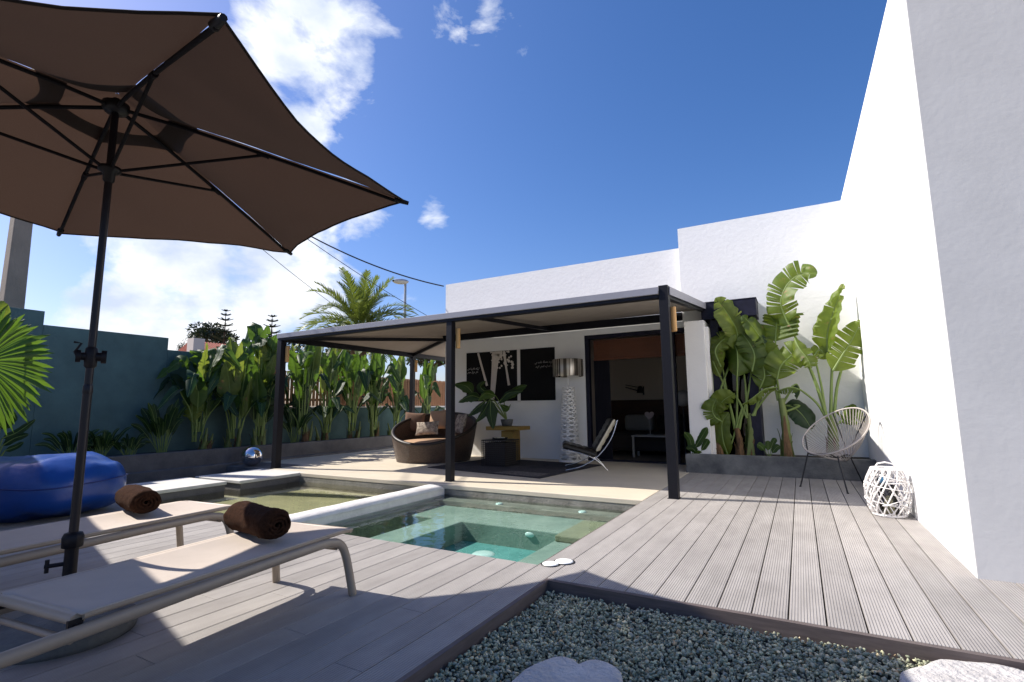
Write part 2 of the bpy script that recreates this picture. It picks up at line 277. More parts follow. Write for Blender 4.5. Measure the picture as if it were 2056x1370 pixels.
# ------------------------------------------------------------------ mesh builder
class MB:
    def __init__(s): s.v = []; s.f = []; s.mi = []; s.uv = {}; s.sm = []
    def add(s, vs, fs, mi=0, smooth=False, uvs=None):
        o = len(s.v); s.v += [tuple(v) for v in vs]
        for f in fs: s.f.append(tuple(i + o for i in f)); s.mi.append(mi); s.sm.append(smooth)
        if uvs is not None:
            for i, u in enumerate(uvs): s.uv[o + i] = u
        return s
    def box(s, a, b, mi=0, mtx=None):
        x0, y0, z0 = a; x1, y1, z1 = b
        vs = [Vector(p) for p in ((x0, y0, z0), (x1, y0, z0), (x1, y1, z0), (x0, y1, z0), (x0, y0, z1), (x1, y0, z1), (x1, y1, z1), (x0, y1, z1))]
        if mtx: vs = [mtx @ v for v in vs]
        return s.add(vs, [(0, 3, 2, 1), (4, 5, 6, 7), (0, 1, 5, 4), (1, 2, 6, 5), (2, 3, 7, 6), (3, 0, 4, 7)], mi)
    def bar(s, p, q, wx, wz, mi=0, up=Vector((0, 0, 1))):
        p = Vector(p); q = Vector(q); t = (q - p).normalized(); sd = t.cross(up)
        if sd.length < 1e-4: sd = t.cross(Vector((0, 1, 0)))
        sd.normalize(); u = sd.cross(t)
        vs = [e + sd * (a * wx / 2) + u * (b * wz / 2) for e in (p, q) for a, b in ((-1, -1), (1, -1), (1, 1), (-1, 1))]
        return s.add(vs, [(0, 1, 2, 3), (7, 6, 5, 4), (0, 4, 5, 1), (1, 5, 6, 2), (2, 6, 7, 3), (3, 7, 4, 0)], mi)
    def tube(s, pts, r, n=8, mi=0, closed=False, cap=True, flat=1.0, up0=None):
        pts = [Vector(p) for p in pts]; k = len(pts); rs = r if isinstance(r, (list, tuple)) else [r] * k
        vs = []; up = up0
        for i, p in enumerate(pts):
            t = (pts[(i + 1) % k] - pts[i - 1]) if closed else (pts[min(i + 1, k - 1)] - pts[max(i - 1, 0)])
            if t.length < 1e-9: t = Vector((0, 0, 1))
            t.normalize()
            if up is None: up = Vector((0, 0, 1)) if abs(t.z) < .9 else Vector((1, 0, 0))
            sd = t.cross(up)
            if sd.length < 1e-5: sd = t.orthogonal()
            sd.normalize(); up = sd.cross(t).normalized()
            for j in range(n):
                a = 2 * math.pi * j / n; vs.append(p + sd * (math.cos(a) * rs[i]) + up * (math.sin(a) * rs[i] * flat))
        fs = []
        for i in range(k if closed else k - 1):
            i2 = (i + 1) % k
            for j in range(n): fs.append((i * n + j, i * n + (j + 1) % n, i2 * n + (j + 1) % n, i2 * n + j))
        s.add(vs, fs, mi, True)
        if cap and not closed:
            s.add(vs[:n], [tuple(reversed(range(n)))], mi); s.add(vs[-n:], [tuple(range(n))], mi)
        return s
    def lathe(s, prof, n=32, mi=0, c=(0, 0, 0), mtx=None, smooth=True, uvh=False):
        vs = []; uvs = []
        c = Vector(c); k = len(prof); h = 0
        for i, (r, z) in enumerate(prof):
            if i: h += math.hypot(r - prof[i - 1][0], z - prof[i - 1][1])
            for j in range(n + 1):
                a = 2 * math.pi * j / n; v = Vector((r * math.cos(a), r * math.sin(a), z))
                vs.append((mtx @ v if mtx else v) + c); uvs.append((a * .8 if uvh else j / n, h))
        fs = [(i * (n + 1) + j, i * (n + 1) + j + 1, (i + 1) * (n + 1) + j + 1, (i + 1) * (n + 1) + j) for i in range(k - 1) for j in range(n)]
        return s.add(vs, fs, mi, smooth, uvs)
    def prism(s, poly, z0, z1, mi=0):
        n = len(poly); vs = [Vector((x, y, z0)) for x, y in poly] + [Vector((x, y, z1)) for x, y in poly]
        return s.add(vs, [tuple(reversed(range(n))), tuple(range(n, 2 * n))] + [(i, (i + 1) % n, n + (i + 1) % n, n + i) for i in range(n)], mi)
    def build(s, name, mats, parent=None, bevel=0, loc=None, subsurf=0, weld=False):
        me = bpy.data.meshes.new(name); me.from_pydata(s.v, [], s.f)
        if not isinstance(mats, (list, tuple)): mats = [mats]
        for m in mats: me.materials.append(m)
        me.polygons.foreach_set('material_index', s.mi); me.polygons.foreach_set('use_smooth', s.sm)
        if s.uv:
            ul = me.uv_layers.new(name='UVMap'); li = np.zeros(len(me.loops), np.int32); me.loops.foreach_get('vertex_index', li)
            arr = np.zeros((len(s.v), 2), np.float32)
            for k, u in s.uv.items(): arr[k] = u
            ul.data.foreach_set('uv', arr[li].ravel())
        me.update()
        o = bpy.data.objects.new(name, me); col.objects.link(o)
        if parent:
            o.parent = parent; o.matrix_parent_inverse = Matrix.Translation(parent.location).inverted() if parent.rotation_euler.z == 0 else parent.matrix_basis.inverted()
        if bevel: b = o.modifiers.new('bevel', 'BEVEL'); b.width = bevel; b.segments = 2; b.limit_method = 'ANGLE'; b.angle_limit = R(40)
        if subsurf: b = o.modifiers.new('sub', 'SUBSURF'); b.levels = b.render_levels = subsurf
        return o
def tag(o, label=None, cat=None, group=None, kind=None):
    for k, v in (('label', label), ('category', cat), ('group', group), ('kind', kind)):
        if v: o[k] = v
    return o
def thing(name, label, cat, loc=(0, 0, 0), group=None):
    o = bpy.data.objects.new(name, None); o.location = loc; o.empty_display_size = .1; col.objects.link(o); return tag(o, label, cat, group)
def spline(pts, n=12):
    pts = [Vector(p) for p in pts]; P = [pts[0] * 2 - pts[1]] + pts + [pts[-1] * 2 - pts[-2]]; outp = []
    segs = len(pts) - 1
    for i in range(n + 1):
        t = i / n * segs; k = min(int(t), segs - 1); u = t - k; a, b, c, d = P[k:k + 4]
        outp.append(.5 * ((2 * b) + (c - a) * u + (2 * a - 5 * b + 4 * c - d) * u * u + (3 * b - a - 3 * c + d) * u ** 3))
    return outp
def fbm(v, s=1.0): return mnoise.fractal(Vector(v) * s, 1.0, 2.0, 4)

# =================================================================== SETTING
g = MB()          # ground sheet to the horizon, with an opening where the courtyard is built
a0, a1, b0, b1, B = -11.2, 5, -9, 14, 900
for q in (((-B, -B), (B, -B), (B, b0), (-B, b0)), ((-B, b1), (B, b1), (B, B), (-B, B)), ((-B, b0), (a0, b0), (a0, b1), (-B, b1)), ((a1, b0), (B, b0), (B, b1), (a1, b1))):
    g.add([(x, y, -.03) for x, y in q], [(0, 1, 2, 3)])
tag(g.build('ground', MT['earth']), kind='structure')
tag(MB().box((a0 - .3, b0 - .3, -1.75), (a1 + .3, b1 + .3, -1.7)).build('ground_base', MT['earth']), kind='structure')

# --- deck: individual grooved boards with real gaps
PITCH, X0 = .165, -.128
d = MB(); rnd = random.Random(4)
def board(xa, xb, ya, yb, joints=()):
    ys = [ya] + [j for j in joints if ya + .2 < j < yb - .2] + [yb]
    for i in range(len(ys) - 1): d.box((xa + .0035, ys[i] + (.001 if i else 0), -.026), (xb - .0035, ys[i + 1] - .001, 0))
k = -60
while True:
    xa = X0 + k * PITCH; xb = xa + PITCH; k += 1
    if xa > 3.2: break
    if xb < -8.0: continue
    if xa >= -1.46:                       # right part, gravel edge to planter
        js = {round((-.128 - .165 - X0) / PITCH): 4.62, round((.037 - X0) / PITCH): 4.62, round((.367 - X0) / PITCH): 4.62}.get(k - 1)
        board(xa, xb, 2.985, 8.75 if xa < .8 else 4.185, [js] if js else [])
    elif xa >= -1.70:                     # boards between pool and gravel
        board(xa, xb, -3, 8.75, [1.1 + rnd.random()])
    else:
        js = [1.2 + rnd.random() * 1.0] if rnd.random() < .45 else []
        board(xa, xb, -3, 3.2, js)
dk = d.build('deck', MT['deck'], bevel=.0025); tag(dk, kind='structure')
e = MB()
e.box((-1.455, 2.952, -.16), (3.0, 2.984, -.002)); e.box((-1.455, -3, -.16), (-1.425, 2.95, -.002))
e.box((-8, 3.175, -.5), (-1.64, 3.195, -.028)); e.box((-1.66, 3.2, -.14), (-1.64, 5.84, -.028))
tag(e.build('deck_edging', MT['deck_edge']), kind='structure')
tag(MB().box((-8, -3, -.2), (-1.46, 3.17, -.12)).box((-1.62, 3.17, -.2), (.86, 8.7, -.12)).box((.86, 2.99, -.2), (3, 4.19, -.12)).build('deck_underlay', MT['black']), kind='structure')

# --- patio slab under the pergola
p = MB(); p.box((-8.42, 5.86, -.06), (-1.62, 9.72, 0)); p.box((-9.9, 6.75, -.06), (-8.42, 14, -.002)); p.box((-8.42, 9.72, -.06), (-7.25, 14, 0))
tag(p.build('patio', MT['patio'], bevel=.008), kind='structure')
tag(MB().box((-8.42, 5.865, -.6), (-1.64, 5.95, -.062)).build('patio_edge', MT['pool_wall'], bevel=.004), kind='structure')
tag(MB().box((-9.88, 3.2, -.5), (-8.62, 6.74, -.16)).box((-9.88, -3, -.5), (-8.02, 3.2, -.06)).build('channel_bed', MT['conc_dark']), kind='structure')

# --- spa pool
s = MB()
s.box((-4.42, 5.62, -.62), (-1.62, 5.86, -.16), 0)                      # back ledge just under water
s.box((-4.42, 3.1, -.9), (-4.30, 5.62, -.17), 0)
s.box((-4.30, 4.93, -.9), (-1.66, 5.62, -.225), 1); s.box((-3.86, 3.1, -.9), (-3.44, 4.93, -.225), 1)
s.box((-2.16, 3.1, -.9), (-1.64, 4.93, -.225), 1)
s.box((-3.44, 3.1, -.9), (-2.16, 4.93, -.43), 2); s.box((-4.30, 3.1, -.9), (-3.86, 4.93, -.50), 2)
s.box((-2.14, 4.60, -.224), (-1.662, 5.35, -.165), 3)
tag(s.build('pool_basin', [MT['pool_wall'], MT['pool'], MT['pool_deep'], MT['step']], bevel=.012), kind='structure')
tag(MB().add([(-4.42, 3.2, -.135), (-1.655, 3.2, -.135), (-1.655, 5.865, -.135), (-4.42, 5.865, -.135)], [(0, 1, 2, 3)]).build('water', MT['water']), kind='structure')
# --- shallow pool
tag(MB().box((-8.65, 3.2, -.8), (-4.66, 5.862, -.24)).build('shallow_pool_floor', MT['pool_shallow']), kind='structure')
tag(MB().add([(-9.87, 3.2, -.137), (-4.6, 3.2, -.137), (-4.6, 5.86, -.137), (-9.87, 5.86, -.137)], [(0, 1, 2, 3)]).build('shallow_water', MT['water2']), kind='structure')
# rounded divider between the pools
dv = MB(); prof = []
for i in range(9):
    a = math.pi * i / 8; prof.append((-.15 * math.cos(a), (.058 * max(0, math.sin(a)) ** .8)))
ys = [3.2 + i * .1 for i in range(26)] + [5.76, 5.80, 5.83, 5.85]
for j, y in enumerate(ys):
    q = 1 if y <= 5.74 else math.sqrt(max(.02, 1 - ((y - 5.74) / .115) ** 2))
    for (x, z) in prof: dv.v.append((-4.53 + x * (.75 + .25 * q) + .004 * fbm((0, y, x), 3), y, -.052 + z * q + .004 * fbm((x, y, 0), 4)))
m_ = len(prof)
for j in range(len(ys) - 1):
    for i in range(m_ - 1): dv.f.append((j * m_ + i, (j + 1) * m_ + i, (j + 1) * m_ + i + 1, j * m_ + i + 1)); dv.mi.append(0); dv.sm.append(True)
dv.box((-4.66, 3.2, -.8), (-4.40, 5.86, -.054), 0)
tag(dv.build('pool_divider', MT['conc_light']), kind='structure')

# stepping slabs over the water
for (x0, x1, y0, y1, lb) in ((-8.62, -7.42, 4.80, 5.98, 'pale concrete slab over the shallow pool, nearest the mirror ball'), (-8.62, -7.55, 3.66, 4.68, 'pale concrete slab over the shallow pool, beside the blue bean bag')):
    tag(MB().box((x0, y0, -.045), (x1, y1, .002), 0).box((x0 + .02, y0 + .02, -.34), (x1 - .012, y1 - .02, -.046), 1).build('stepping_slab', [MT['slab'], MT['conc_kerb']], bevel=.008), lb, 'paving slab', 'slabs along the shallow pool')

# underwater lights
for px, py, z in ((1000, 1013, None), (1164, 1031, None), (1063, 1074, None), (970, 1113, None)):
    if py < 1040: P = at_z(px, py, -.158); P = Vector((P.x, 5.70, -.159))
    elif px > 1000: P = at_y(px, py, 4.925)
    else: P = at_z(px, py, -.428); P.z = -.429
    r = .05 if py < 1040 else (.055 if px > 1000 else .12)
    l_ = MB()
    if 1040 < py and px > 1000:
        mt = Matrix.Diagonal((1, 1, .5, 1)) @ Matrix.Rotation(R(90), 4, 'X'); l_.lathe([(0, .012), (r * .8, .012), (r, 0)], 20, mtx=mt, c=P)
    else: l_.lathe([(r, 0), (r * .85, .012), (r * .5, .016), (0, .017)], 20, c=P)
    lb = {1000: 'small round white fitting on the pool ledge, the one nearer the middle post', 1164: 'small round white fitting on the pool ledge beside the brown step', 1063: 'round white pool light in the wall of the deep well', 970: 'large round pale drain lid on the pool floor by the deck'}[px]
    tag(l_.build('pool_light', MT['lightglass']), lb, 'pool light', 'round fittings in the pool')

# --- planters and beds
def kerb(name, boxes, m, label): 
    b = MB()
    for a, c in boxes: b.box(a, c)
    return tag(b.build(name, m, bevel=.008), label, 'planter kerb')
kerb('planter_kerb', [((-10.05, -4, -.3), (-9.90, 14, .32)), ((-9.898, -4, -.3), (-9.72, 14, .035))], MT['conc_kerb'], 'long low grey concrete kerb in front of the green wall')
tag(MB().box((-11.0, -4, -.3), (-10.052, 14, .27)).build('planting_bed', MT['gravel_bed']), kind='structure')
kerb('planter_kerb', [((-1.66, 8.60, -.2), (.855, 8.72, .29)), ((-1.66, 8.722, -.2), (-1.60, 8.745, .285))], MT['conc_dark'], 'dark concrete planter front below the big banana plants')
tag(MB().box((-1.26, 8.72, -.2), (.855, 9.5, .25)).build('planter_bed', MT['soil']), kind='structure')

# --- gravel bed: thousands of stones
tag(MB().box((-1.425, -3, -.3), (3.0, 2.95, -.088)).build('gravel_base', MT['gravel_bed']), kind='structure')
def gravel():
    rng = np.random.default_rng(3)
    t = (1 + 5 ** .5) / 2
    ico = np.array([(-1, t, 0), (1, t, 0), (-1, -t, 0), (1, -t, 0), (0, -1, t), (0, 1, t), (0, -1, -t), (0, 1, -t), (t, 0, -1), (t, 0, 1), (-t, 0, -1), (-t, 0, 1)]) / math.hypot(1, t)
    fc = np.array([(0, 11, 5), (0, 5, 1), (0, 1, 7), (0, 7, 10), (0, 10, 11), (1, 5, 9), (5, 11, 4), (11, 10, 2), (10, 7, 6), (7, 1, 8), (3, 9, 4), (3, 4, 2), (3, 2, 6), (3, 6, 8), (3, 8, 9), (4, 9, 5), (2, 4, 11), (6, 2, 10), (8, 6, 7), (9, 8, 1)])
    n = 42000
    x = rng.uniform(-1.415, 1.25, n); y = rng.uniform(.75, 2.94, n)
    ok = (y > 1.2 + .25 * np.abs(x)) | (x > -1.2); x = x[ok]; y = y[ok]; n = len(x)
    z = -.082 + rng.uniform(0, .03, n) + .006 * np.sin(x * 9) * np.cos(y * 7)
    sz = rng.uniform(.005, .0115, n)[:, None] * rng.uniform(.5, 1.35, (n, 3)); sz[:, 2] *= .7
    V = ico[None] * rng.uniform(.6, 1.35, (n, 12, 1)) * sz[:, None, :]
    ang = rng.uniform(0, 6.283, (n, 3)); c = np.cos(ang); sn = np.sin(ang)
    def rot(V, i, j, a): 
        Vi = V[:, :, i] * c[:, a:a + 1] - V[:, :, j] * sn[:, a:a + 1]; Vj = V[:, :, i] * sn[:, a:a + 1] + V[:, :, j] * c[:, a:a + 1]; V[:, :, i] = Vi; V[:, :, j] = Vj
    rot(V, 0, 1, 0); rot(V, 1, 2, 1); rot(V, 0, 1, 2)
    V += np.stack([x, y, z], 1)[:, None, :]
    Fc = fc[None] + (np.arange(n) * 12)[:, None, None]
    me = bpy.data.meshes.new('gravel'); nv = n * 12; nf = n * 20
    me.vertices.add(nv); me.vertices.foreach_set('co', V.astype(np.float32).ravel())
    me.loops.add(nf * 3); me.loops.foreach_set('vertex_index', Fc.astype(np.int32).ravel())
    me.polygons.add(nf); me.polygons.foreach_set('loop_start', np.arange(0, nf * 3, 3, dtype=np.int32)); me.polygons.foreach_set('loop_total', np.full(nf, 3, np.int32))
    me.update(); me.validate()
    at = me.color_attributes.new('tone', 'FLOAT_COLOR', 'POINT')
    base = np.array([(.13, .165, .145), (.085, .11, .10), (.21, .245, .20), (.165, .195, .18), (.29, .30, .24), (.12, .15, .16), (.20, .17, .12)])[rng.choice(7, n, p=[.26, .2, .16, .2, .07, .08, .03])] * np.array([2.7, 2.2, 1.65]) * rng.uniform(.85, 1.2, (n, 1))
    cc = np.ones((n, 12, 4), np.float32); cc[:, :, :3] = base[:, None, :]; at.data.foreach_set('color', cc.ravel())
    m = bpy.data.materials.new('gravel_stone'); m.use_nodes = True; nn = m.node_tree.nodes; l = m.node_tree.links; pb = nn['Principled BSDF']; pb.inputs['Roughness'].default_value = .85
    va = nn.new('ShaderNodeVertexColor'); va.layer_name = 'tone'; l.new(va.outputs[0], pb.inputs['Base Color'])
    tcn = nn.new('ShaderNodeTexCoord'); t = nn.new('ShaderNodeTexNoise'); t.inputs['Scale'].default_value = 220; l.new(tcn.outputs['Object'], t.inputs[0]); b = nn.new('ShaderNodeBump'); b.inputs['Strength'].default_value = .4; b.inputs['Distance'].default_value = .003; l.new(t.outputs[0], b.inputs['Height']); l.new(b.outputs[0], pb.inputs['Normal'])
    me.materials.append(m)
    o = bpy.data.objects.new('gravel', me); col.objects.link(o); tag(o, 'loose green grey gravel filling the bed beside the deck', 'gravel', kind='stuff')
gravel()
# pale stepping stones in the gravel
def stone(cr, z0, z1, label, seed, notch=None):
    cx, cy, rx, ry = cr; b = MB(); n = 64; prof = [(1.0, 0), (1.0, .55), (.985, .82), (.94, .96), (.86, 1.0), (.55, 1.01), (.25, 1.0), (0.02, 1.0)]
    for (q, h) in prof:
        for j in range(n):
            a = 2 * math.pi * j / n; rr = 1 + .06 * math.sin(2 * a + seed) + .045 * math.sin(5 * a + seed * 2) + .02 * math.sin(9 * a)
            if notch is not None: dd = (a - notch + math.pi) % (2 * math.pi) - math.pi; rr -= .16 * math.exp(-(dd / .13) ** 2)
            if q < 1: rr += (1 - q) * .02 * math.sin(11 * a)
            x = cx + rx * rr * q * math.cos(a); y = cy + ry * rr * q * math.sin(a)
            b.v.append((x, y, z0 + (z1 - z0) * h + (.006 * fbm((x, y, seed), 6) if h > .5 else 0)))
    for i in range(len(prof) - 1):
        for j in range(n): b.f.append((i * n + j, i * n + (j + 1) % n, (i + 1) * n + (j + 1) % n, (i + 1) * n + j)); b.mi.append(0); b.sm.append(True)
    b.f.append(tuple((len(prof) - 1) * n + j for j in range(n))); b.mi.append(0); b.sm.append(True)
    return tag(b.build('stepping_stone', MT['stone']), label, 'stepping stone', 'stepping stones in the gravel')
stone((-.865, 1.93, .215, .30), -.10, -.02, 'pale flat stone with a notch in its rim, in the shaded gravel', 1.0, 1.75)
stone((.66, 2.62, .36, .33), -.10, -.015, 'pale flat stone half in sunlight at the deck corner', 2.4)

# =================================================================== HOUSE
house = thing('house', 'white flat roofed house with open glass doors behind the pergola', 'house', (-3, 9.65, 0))
Y = 9.65
hw = MB()
hw.box((-7.25, Y, -.05), (-3.74, Y + .2, 4.02)); hw.box((-3.739, Y, 2.5), (-1.76, Y + .2, 4.018)); hw.box((-7.25, Y + .2, -.05), (-7.05, 16, 4.018)); hw.box((-7.05, Y + .2, 3.7), (.86, 16, 3.75))
hw.build('facade_wall', MT['white'], house)
hb = MB(); hb.box((-1.758, 9.5, 2.78), (.861, 9.85, 4.345)); hb.box((-.545, 9.5, -.1), (.861, 9.85, 2.779)); hb.box((-1.758, 9.52, 2.5), (-1.30, 9.85, 2.778))
hb.build('raised_wall', MT['white'], house)
MB().box((-1.60, 8.75, -.05), (-1.285, 9.6, 2.46)).box((-1.285, 8.86, -.05), (-1.235, 9.6, 2.36)).build('pillar', MT['white_smooth'], house, bevel=.006)
fr = MB(); fr.box((-3.738, Y + .02, 0), (-3.66, Y + .14, 2.5)); fr.box((-3.658, Y + .02, 2.42), (-1.6, Y + .14, 2.498)); fr.box((-3.658, Y + .02, .0), (-1.6, Y + .14, .03)); fr.box((-2.02, Y + .03, .032), (-1.96, Y + .12, 2.418))
fr.build('door_frame', MT['black_blue'], house, bevel=.003)
bl = MB()
for i in range(26): bl.box((-3.60, Y + .16, 2.40 - i * .016 - .014), (-1.62, Y + .172 + (.003 if i % 2 else 0), 2.40 - i * .016))
bl.box((-3.60, Y + .13, 2.0), (-1.62, Y + .16, 2.03)); bl.build('bamboo_blind', MT['blind'], house)
# interior shell
rm = MB(); rm.box((-4.4, 13.0, -.03), (-.4, 13.15, 2.7), 0); rm.box((-4.55, Y + .2, -.03), (-4.4, 13.15, 2.7), 0); rm.box((-.4, Y + .4, -.03), (-.25, 13.15, 2.7), 0); rm.box((-4.4, Y + .21, 2.7), (-.4, 13.15, 2.78), 0); rm.box((-4.4, Y + .15, -.06), (-.4, 13.0, -.004), 1)
rm.build('room_shell', [MT['room_wall'], MT['room_floor']], house)
cu = MB()
nx = 60
vs = []; 
for j in range(2):
    for i in range(nx + 1): vs.append((-3.64 + .34 * i / nx, Y + .26 + .03 * math.sin(i * 1.25), .02 if j == 0 else 2.38))
cu.add(vs, [(i, i + 1, nx + 2 + i, nx + 1 + i) for i in range(nx)], 0, True); cu.build('curtain', MT['curtain'], house)
# black framed window beside the planter
bw = MB(); bw.box((-1.35, 8.98, 2.50), (-.50, 9.498, 2.78)); bw.box((-1.233, 9.05, .2), (-1.10, 9.49, 2.498)); bw.box((-.70, 9.05, .2), (-.55, 9.49, 2.498)); bw.box((-1.098, 9.06, 2.36), (-.702, 9.49, 2.497)); bw.box((-1.36, 8.975, 2.782), (-.49, 9.498, 2.80))
bw.build('window_frame', MT['black_blue'], house, bevel=.006)
MB().box((-1.098, 9.25, .2), (-.702, 9.262, 2.358)).build('window_pane', MT['glass_dark'], house)
MB().box((-1.098, 9.42, .2), (-.702, 9.48, 2.358)).build('window_blind', MT['curtain'], house)

# right hand wing: white side, end wall with shade put into its grey
wing = thing('house_wing', 'tall white rendered wing with a shade-toned grey end wall on the right', 'house', (.86, 4.19, 0))
ws = MB(); ws.add([(.86, 4.19, -.1), (.86, 10.2, -.1), (.86, 10.2, 4.50), (.86, 4.19, 4.28), (1.1, 4.19, -.1), (1.1, 10.2, -.1), (1.1, 10.2, 4.50), (1.1, 4.19, 4.28)],
    [(0, 3, 2, 1), (4, 5, 6, 7), (3, 7, 6, 2), (0, 4, 7, 3), (1, 2, 6, 5)])
ws.build('side_wall', MT['white'], wing)
MB().box((.862, 4.184, -.1), (5, 4.189, 4.279)).box((1.101, 4.19, -.1), (5, 4.4, 4.279)).build('end_wall', MT['shade_grey_render'], wing)

# unseen wall added out of view on the left to shade the lounger heads
gw = MB(); gw.bar((-9.6, 1.71, 1.36), (-3.6, .21, 1.36), .2, 2.92)
tag(gw.build('shade_wall', MT['white']), 'unseen white wall added to shade the lounger head ends', 'wall')

# green stepped wall and fence
gwl = MB(); gwl.box((-11.3, -6, -.3), (-11, 3.46, 2.75)); gwl.box((-11.3, 3.462, -.3), (-11.002, 5.42, 2.52)); gwl.box((-11.3, 5.422, -.3), (-11.004, 7.75, 2.28)); gwl.box((-11.3, 7.752, -.3), (-11.006, 16, 1.10))
gwo = tag(gwl.build('boundary_wall', MT['green_render'], bevel=.006), 'dark green rendered boundary wall stepping down to the right', 'wall')
MB().box((-11.32, 7.77, 1.102), (-10.98, 16, 1.135)).build('coping', MT['coping'], gwo)
fo = thing('wooden_fence', 'orange brown upright board fence on the low green wall', 'fence', (-11.15, 10, 1.135))
fb = MB(); rnd = random.Random(8); y = 7.80
while y < 15.6: 
    h = rnd.uniform(-.015, .015); fb.box((-11.10, y, 1.15), (-11.078, y + .075, 2.02 + h)); fb.box((-11.16, y + .05, 1.15), (-11.14, y + .125, 2.02 - h)); y += .112
fb.build('fence_boards', MT['fence'], fo)
fr_ = MB()
for z in (1.28, 1.86): fr_.box((-11.139, 7.8, z), (-11.101, 15.7, z + .06))
fr_.build('fence_rail', MT['fence'], fo)

# =================================================================== PERGOLA
pg = thing('pergola', 'black steel pergola with pale cloth roof over the patio', 'pergola', (-4.5, 6.15, 0))
XR, XL, YF, YB = -1.335, -8.46, 6.15, 9.62
ZT = 2.40
def post(x, y, z1, w=.10):
    b = MB().box((x - w / 2, y - w / 2, 0), (x + w / 2, y + w / 2, z1)); b.box((x - w / 2 - .012, y - w / 2 - .012, 0), (x + w / 2 + .012, y + w / 2 + .012, .006)); return b.build('post', MT['dark_metal'], pg, bevel=.004)
post(XR, YF, 2.50, .11); post(-4.52, YF, 2.35); post(XL, YF, 2.35, .12); post(XL, 9.9, 2.42)
zb = 2.68
MB().box((XL - .05, YF - .055, 2.352), (XR - .06, YF + .055, 2.395)).build('front_beam', MT['dark_metal'], pg, bevel=.003)
MB().bar((XL, YF + .056, 2.385), (XL, 11.4, 2.40), .09, .10).build('side_beam', MT['dark_metal'], pg, bevel=.003)
MB().box((-7.24, YB - .09, 2.62), (XR - .4, YB - .005, 2.765)).build('back_beam', MT['dark_metal'], pg, bevel=.003)
MB().bar((XL + .05, YF + .07, 2.40), (-7.22, YB - .1, 2.66), .07, .07).build('hip_beam', MT['dark_metal'], pg)
MB().bar((XL + .04, 9.88, 2.40), (-7.25, YB - .02, 2.66), .06, .07).build('hip_beam', MT['dark_metal'], pg)
MB().bar((-4.1, YF + .06, 2.39), (-4.45, YB - .1, 2.67), .05, .06).build('rafter', MT['dark_metal'], pg)
MB().bar((XR, YF + .056, 2.40), (XR, 9.05, 2.70), .08, .09).build('side_beam', MT['dark_metal'], pg)
# cloth panels (under side brown grey, 12 mm thick)
def slab4(q, th, mi=0, b=None):
    b = b or MB(); q = [Vector(p) for p in q]; return b.add(q + [p + Vector((0, 0, th)) for p in q], [(3, 2, 1, 0), (4, 5, 6, 7), (0, 1, 5, 4), (1, 2, 6, 5), (2, 3, 7, 6), (3, 0, 4, 7)], mi)
rp = MB(); slab4([(XL, YF, 2.437), (XR, YF, 2.437), (XR, 9.50, 2.768), (-7.25, 9.64, 2.765)], .012, 0, rp)
rp.add([(XL, YF, 2.436), (-7.25, 9.64, 2.764), (-7.25, 10.2, 2.74), (XL, 11.4, 2.45), (XL, YF, 2.449), (-7.25, 9.64, 2.777), (-7.25, 10.2, 2.753), (XL, 11.4, 2.462)], [(0, 3, 2, 1), (4, 5, 6, 7), (0, 4, 7, 3)])
rp.build('roof_cloth', MT['roof_under'], pg)
MB().box((XL - .06, YF - .075, 2.396), (XR - .055, YF - .057, 2.482)).box((XL - .08, YF - .055, 2.396), (XL - .062, 11.4, 2.475)).build('roof_fascia', MT['fascia'], pg, bevel=.003)
f2 = MB(); f2.bar((XR + .065, YF - .0, 2.435), (XR + .065, 9.02, 2.735), .012, .10); f2.build('side_fascia', MT['fascia'], pg)
for i, (x, y, zc, sd, lb) in enumerate(((XR + .075, YF + .10, 2.10, 1, 'bamboo tube lamp on the right front pergola post'), (-4.43, YF + .06, 2.10, 1, 'bamboo tube lamp on the middle front pergola post'), (XL + .10, YF + .05, 2.10, 1, 'bamboo tube lamp on the left front pergola post'), (XL + .11, 9.9, 2.12, 1, 'bamboo tube lamp on the rear pergola post'))):
    t = thing('bamboo_lamp', lb, 'wall lamp', (x, y, zc), 'bamboo lamps on the pergola posts')
    b = MB(); b.lathe([(.0, -.15), (.034, -.15), (.036, -.14), (.036, .14), (.034, .15), (.026, .15), (.026, .10)], 14, c=(x, y, zc)); b.build('tube', MT['bamboo'], t)
    MB().box((x - .045, y - .012, zc - .03), (x - .030, y + .012, zc + .03)).build('bracket', MT['wire'], t)

# =================================================================== PARASOL
PX, PY = -3.12, 1.18; PR, ZTIP, ZAP, A0 = 1.56, 2.345, 2.70, -.201
um = thing('parasol', 'large brown cloth parasol with black ribs standing between the loungers', 'parasol', (PX, PY, 0))
C0 = Vector((PX, PY, 0))
def rib_pt(k, r):
    a = A0 + k * math.pi / 3; z = ZAP + (ZTIP - ZAP) * (r ** 1.12)
    return C0 + Vector((math.cos(a) * PR * r, math.sin(a) * PR * r, z))
cn = MB(); NR, NS = 18, 14
for k in range(6):
    vs = []; uvs = []
    for i in range(NR + 1):
        r = .16 + .84 * i / NR
        for j in range(NS + 1):
            s_ = j / NS; q = 4 * s_ * (1 - s_); pnt = rib_pt(k, r).lerp(rib_pt(k + 1, r), s_)
            ctr = Vector((PX, PY, pnt.z)); pnt = ctr + (pnt - ctr) * (1 - .085 * q * r * r)
            pnt.z += -.05 * q * r * (1 - r) * 2 - .02 * q * r + .016 * fbm((pnt.x, pnt.y, k), 2.2) * r
            vs.append(pnt + Vector((0, 0, .014))); uvs.append((s_, r))
    cn.add(vs, [(i * (NS + 1) + j, i * (NS + 1) + j + 1, (i + 1) * (NS + 1) + j + 1, (i + 1) * (NS + 1) + j) for i in range(NR) for j in range(NS)], 0, True, uvs)
    # hem
    hem = [vs[NR * (NS + 1) + j] for j in range(NS + 1)]; cn.tube(hem, .006, 6, 0)
can = cn.build('canopy', MT['canopy'], um)
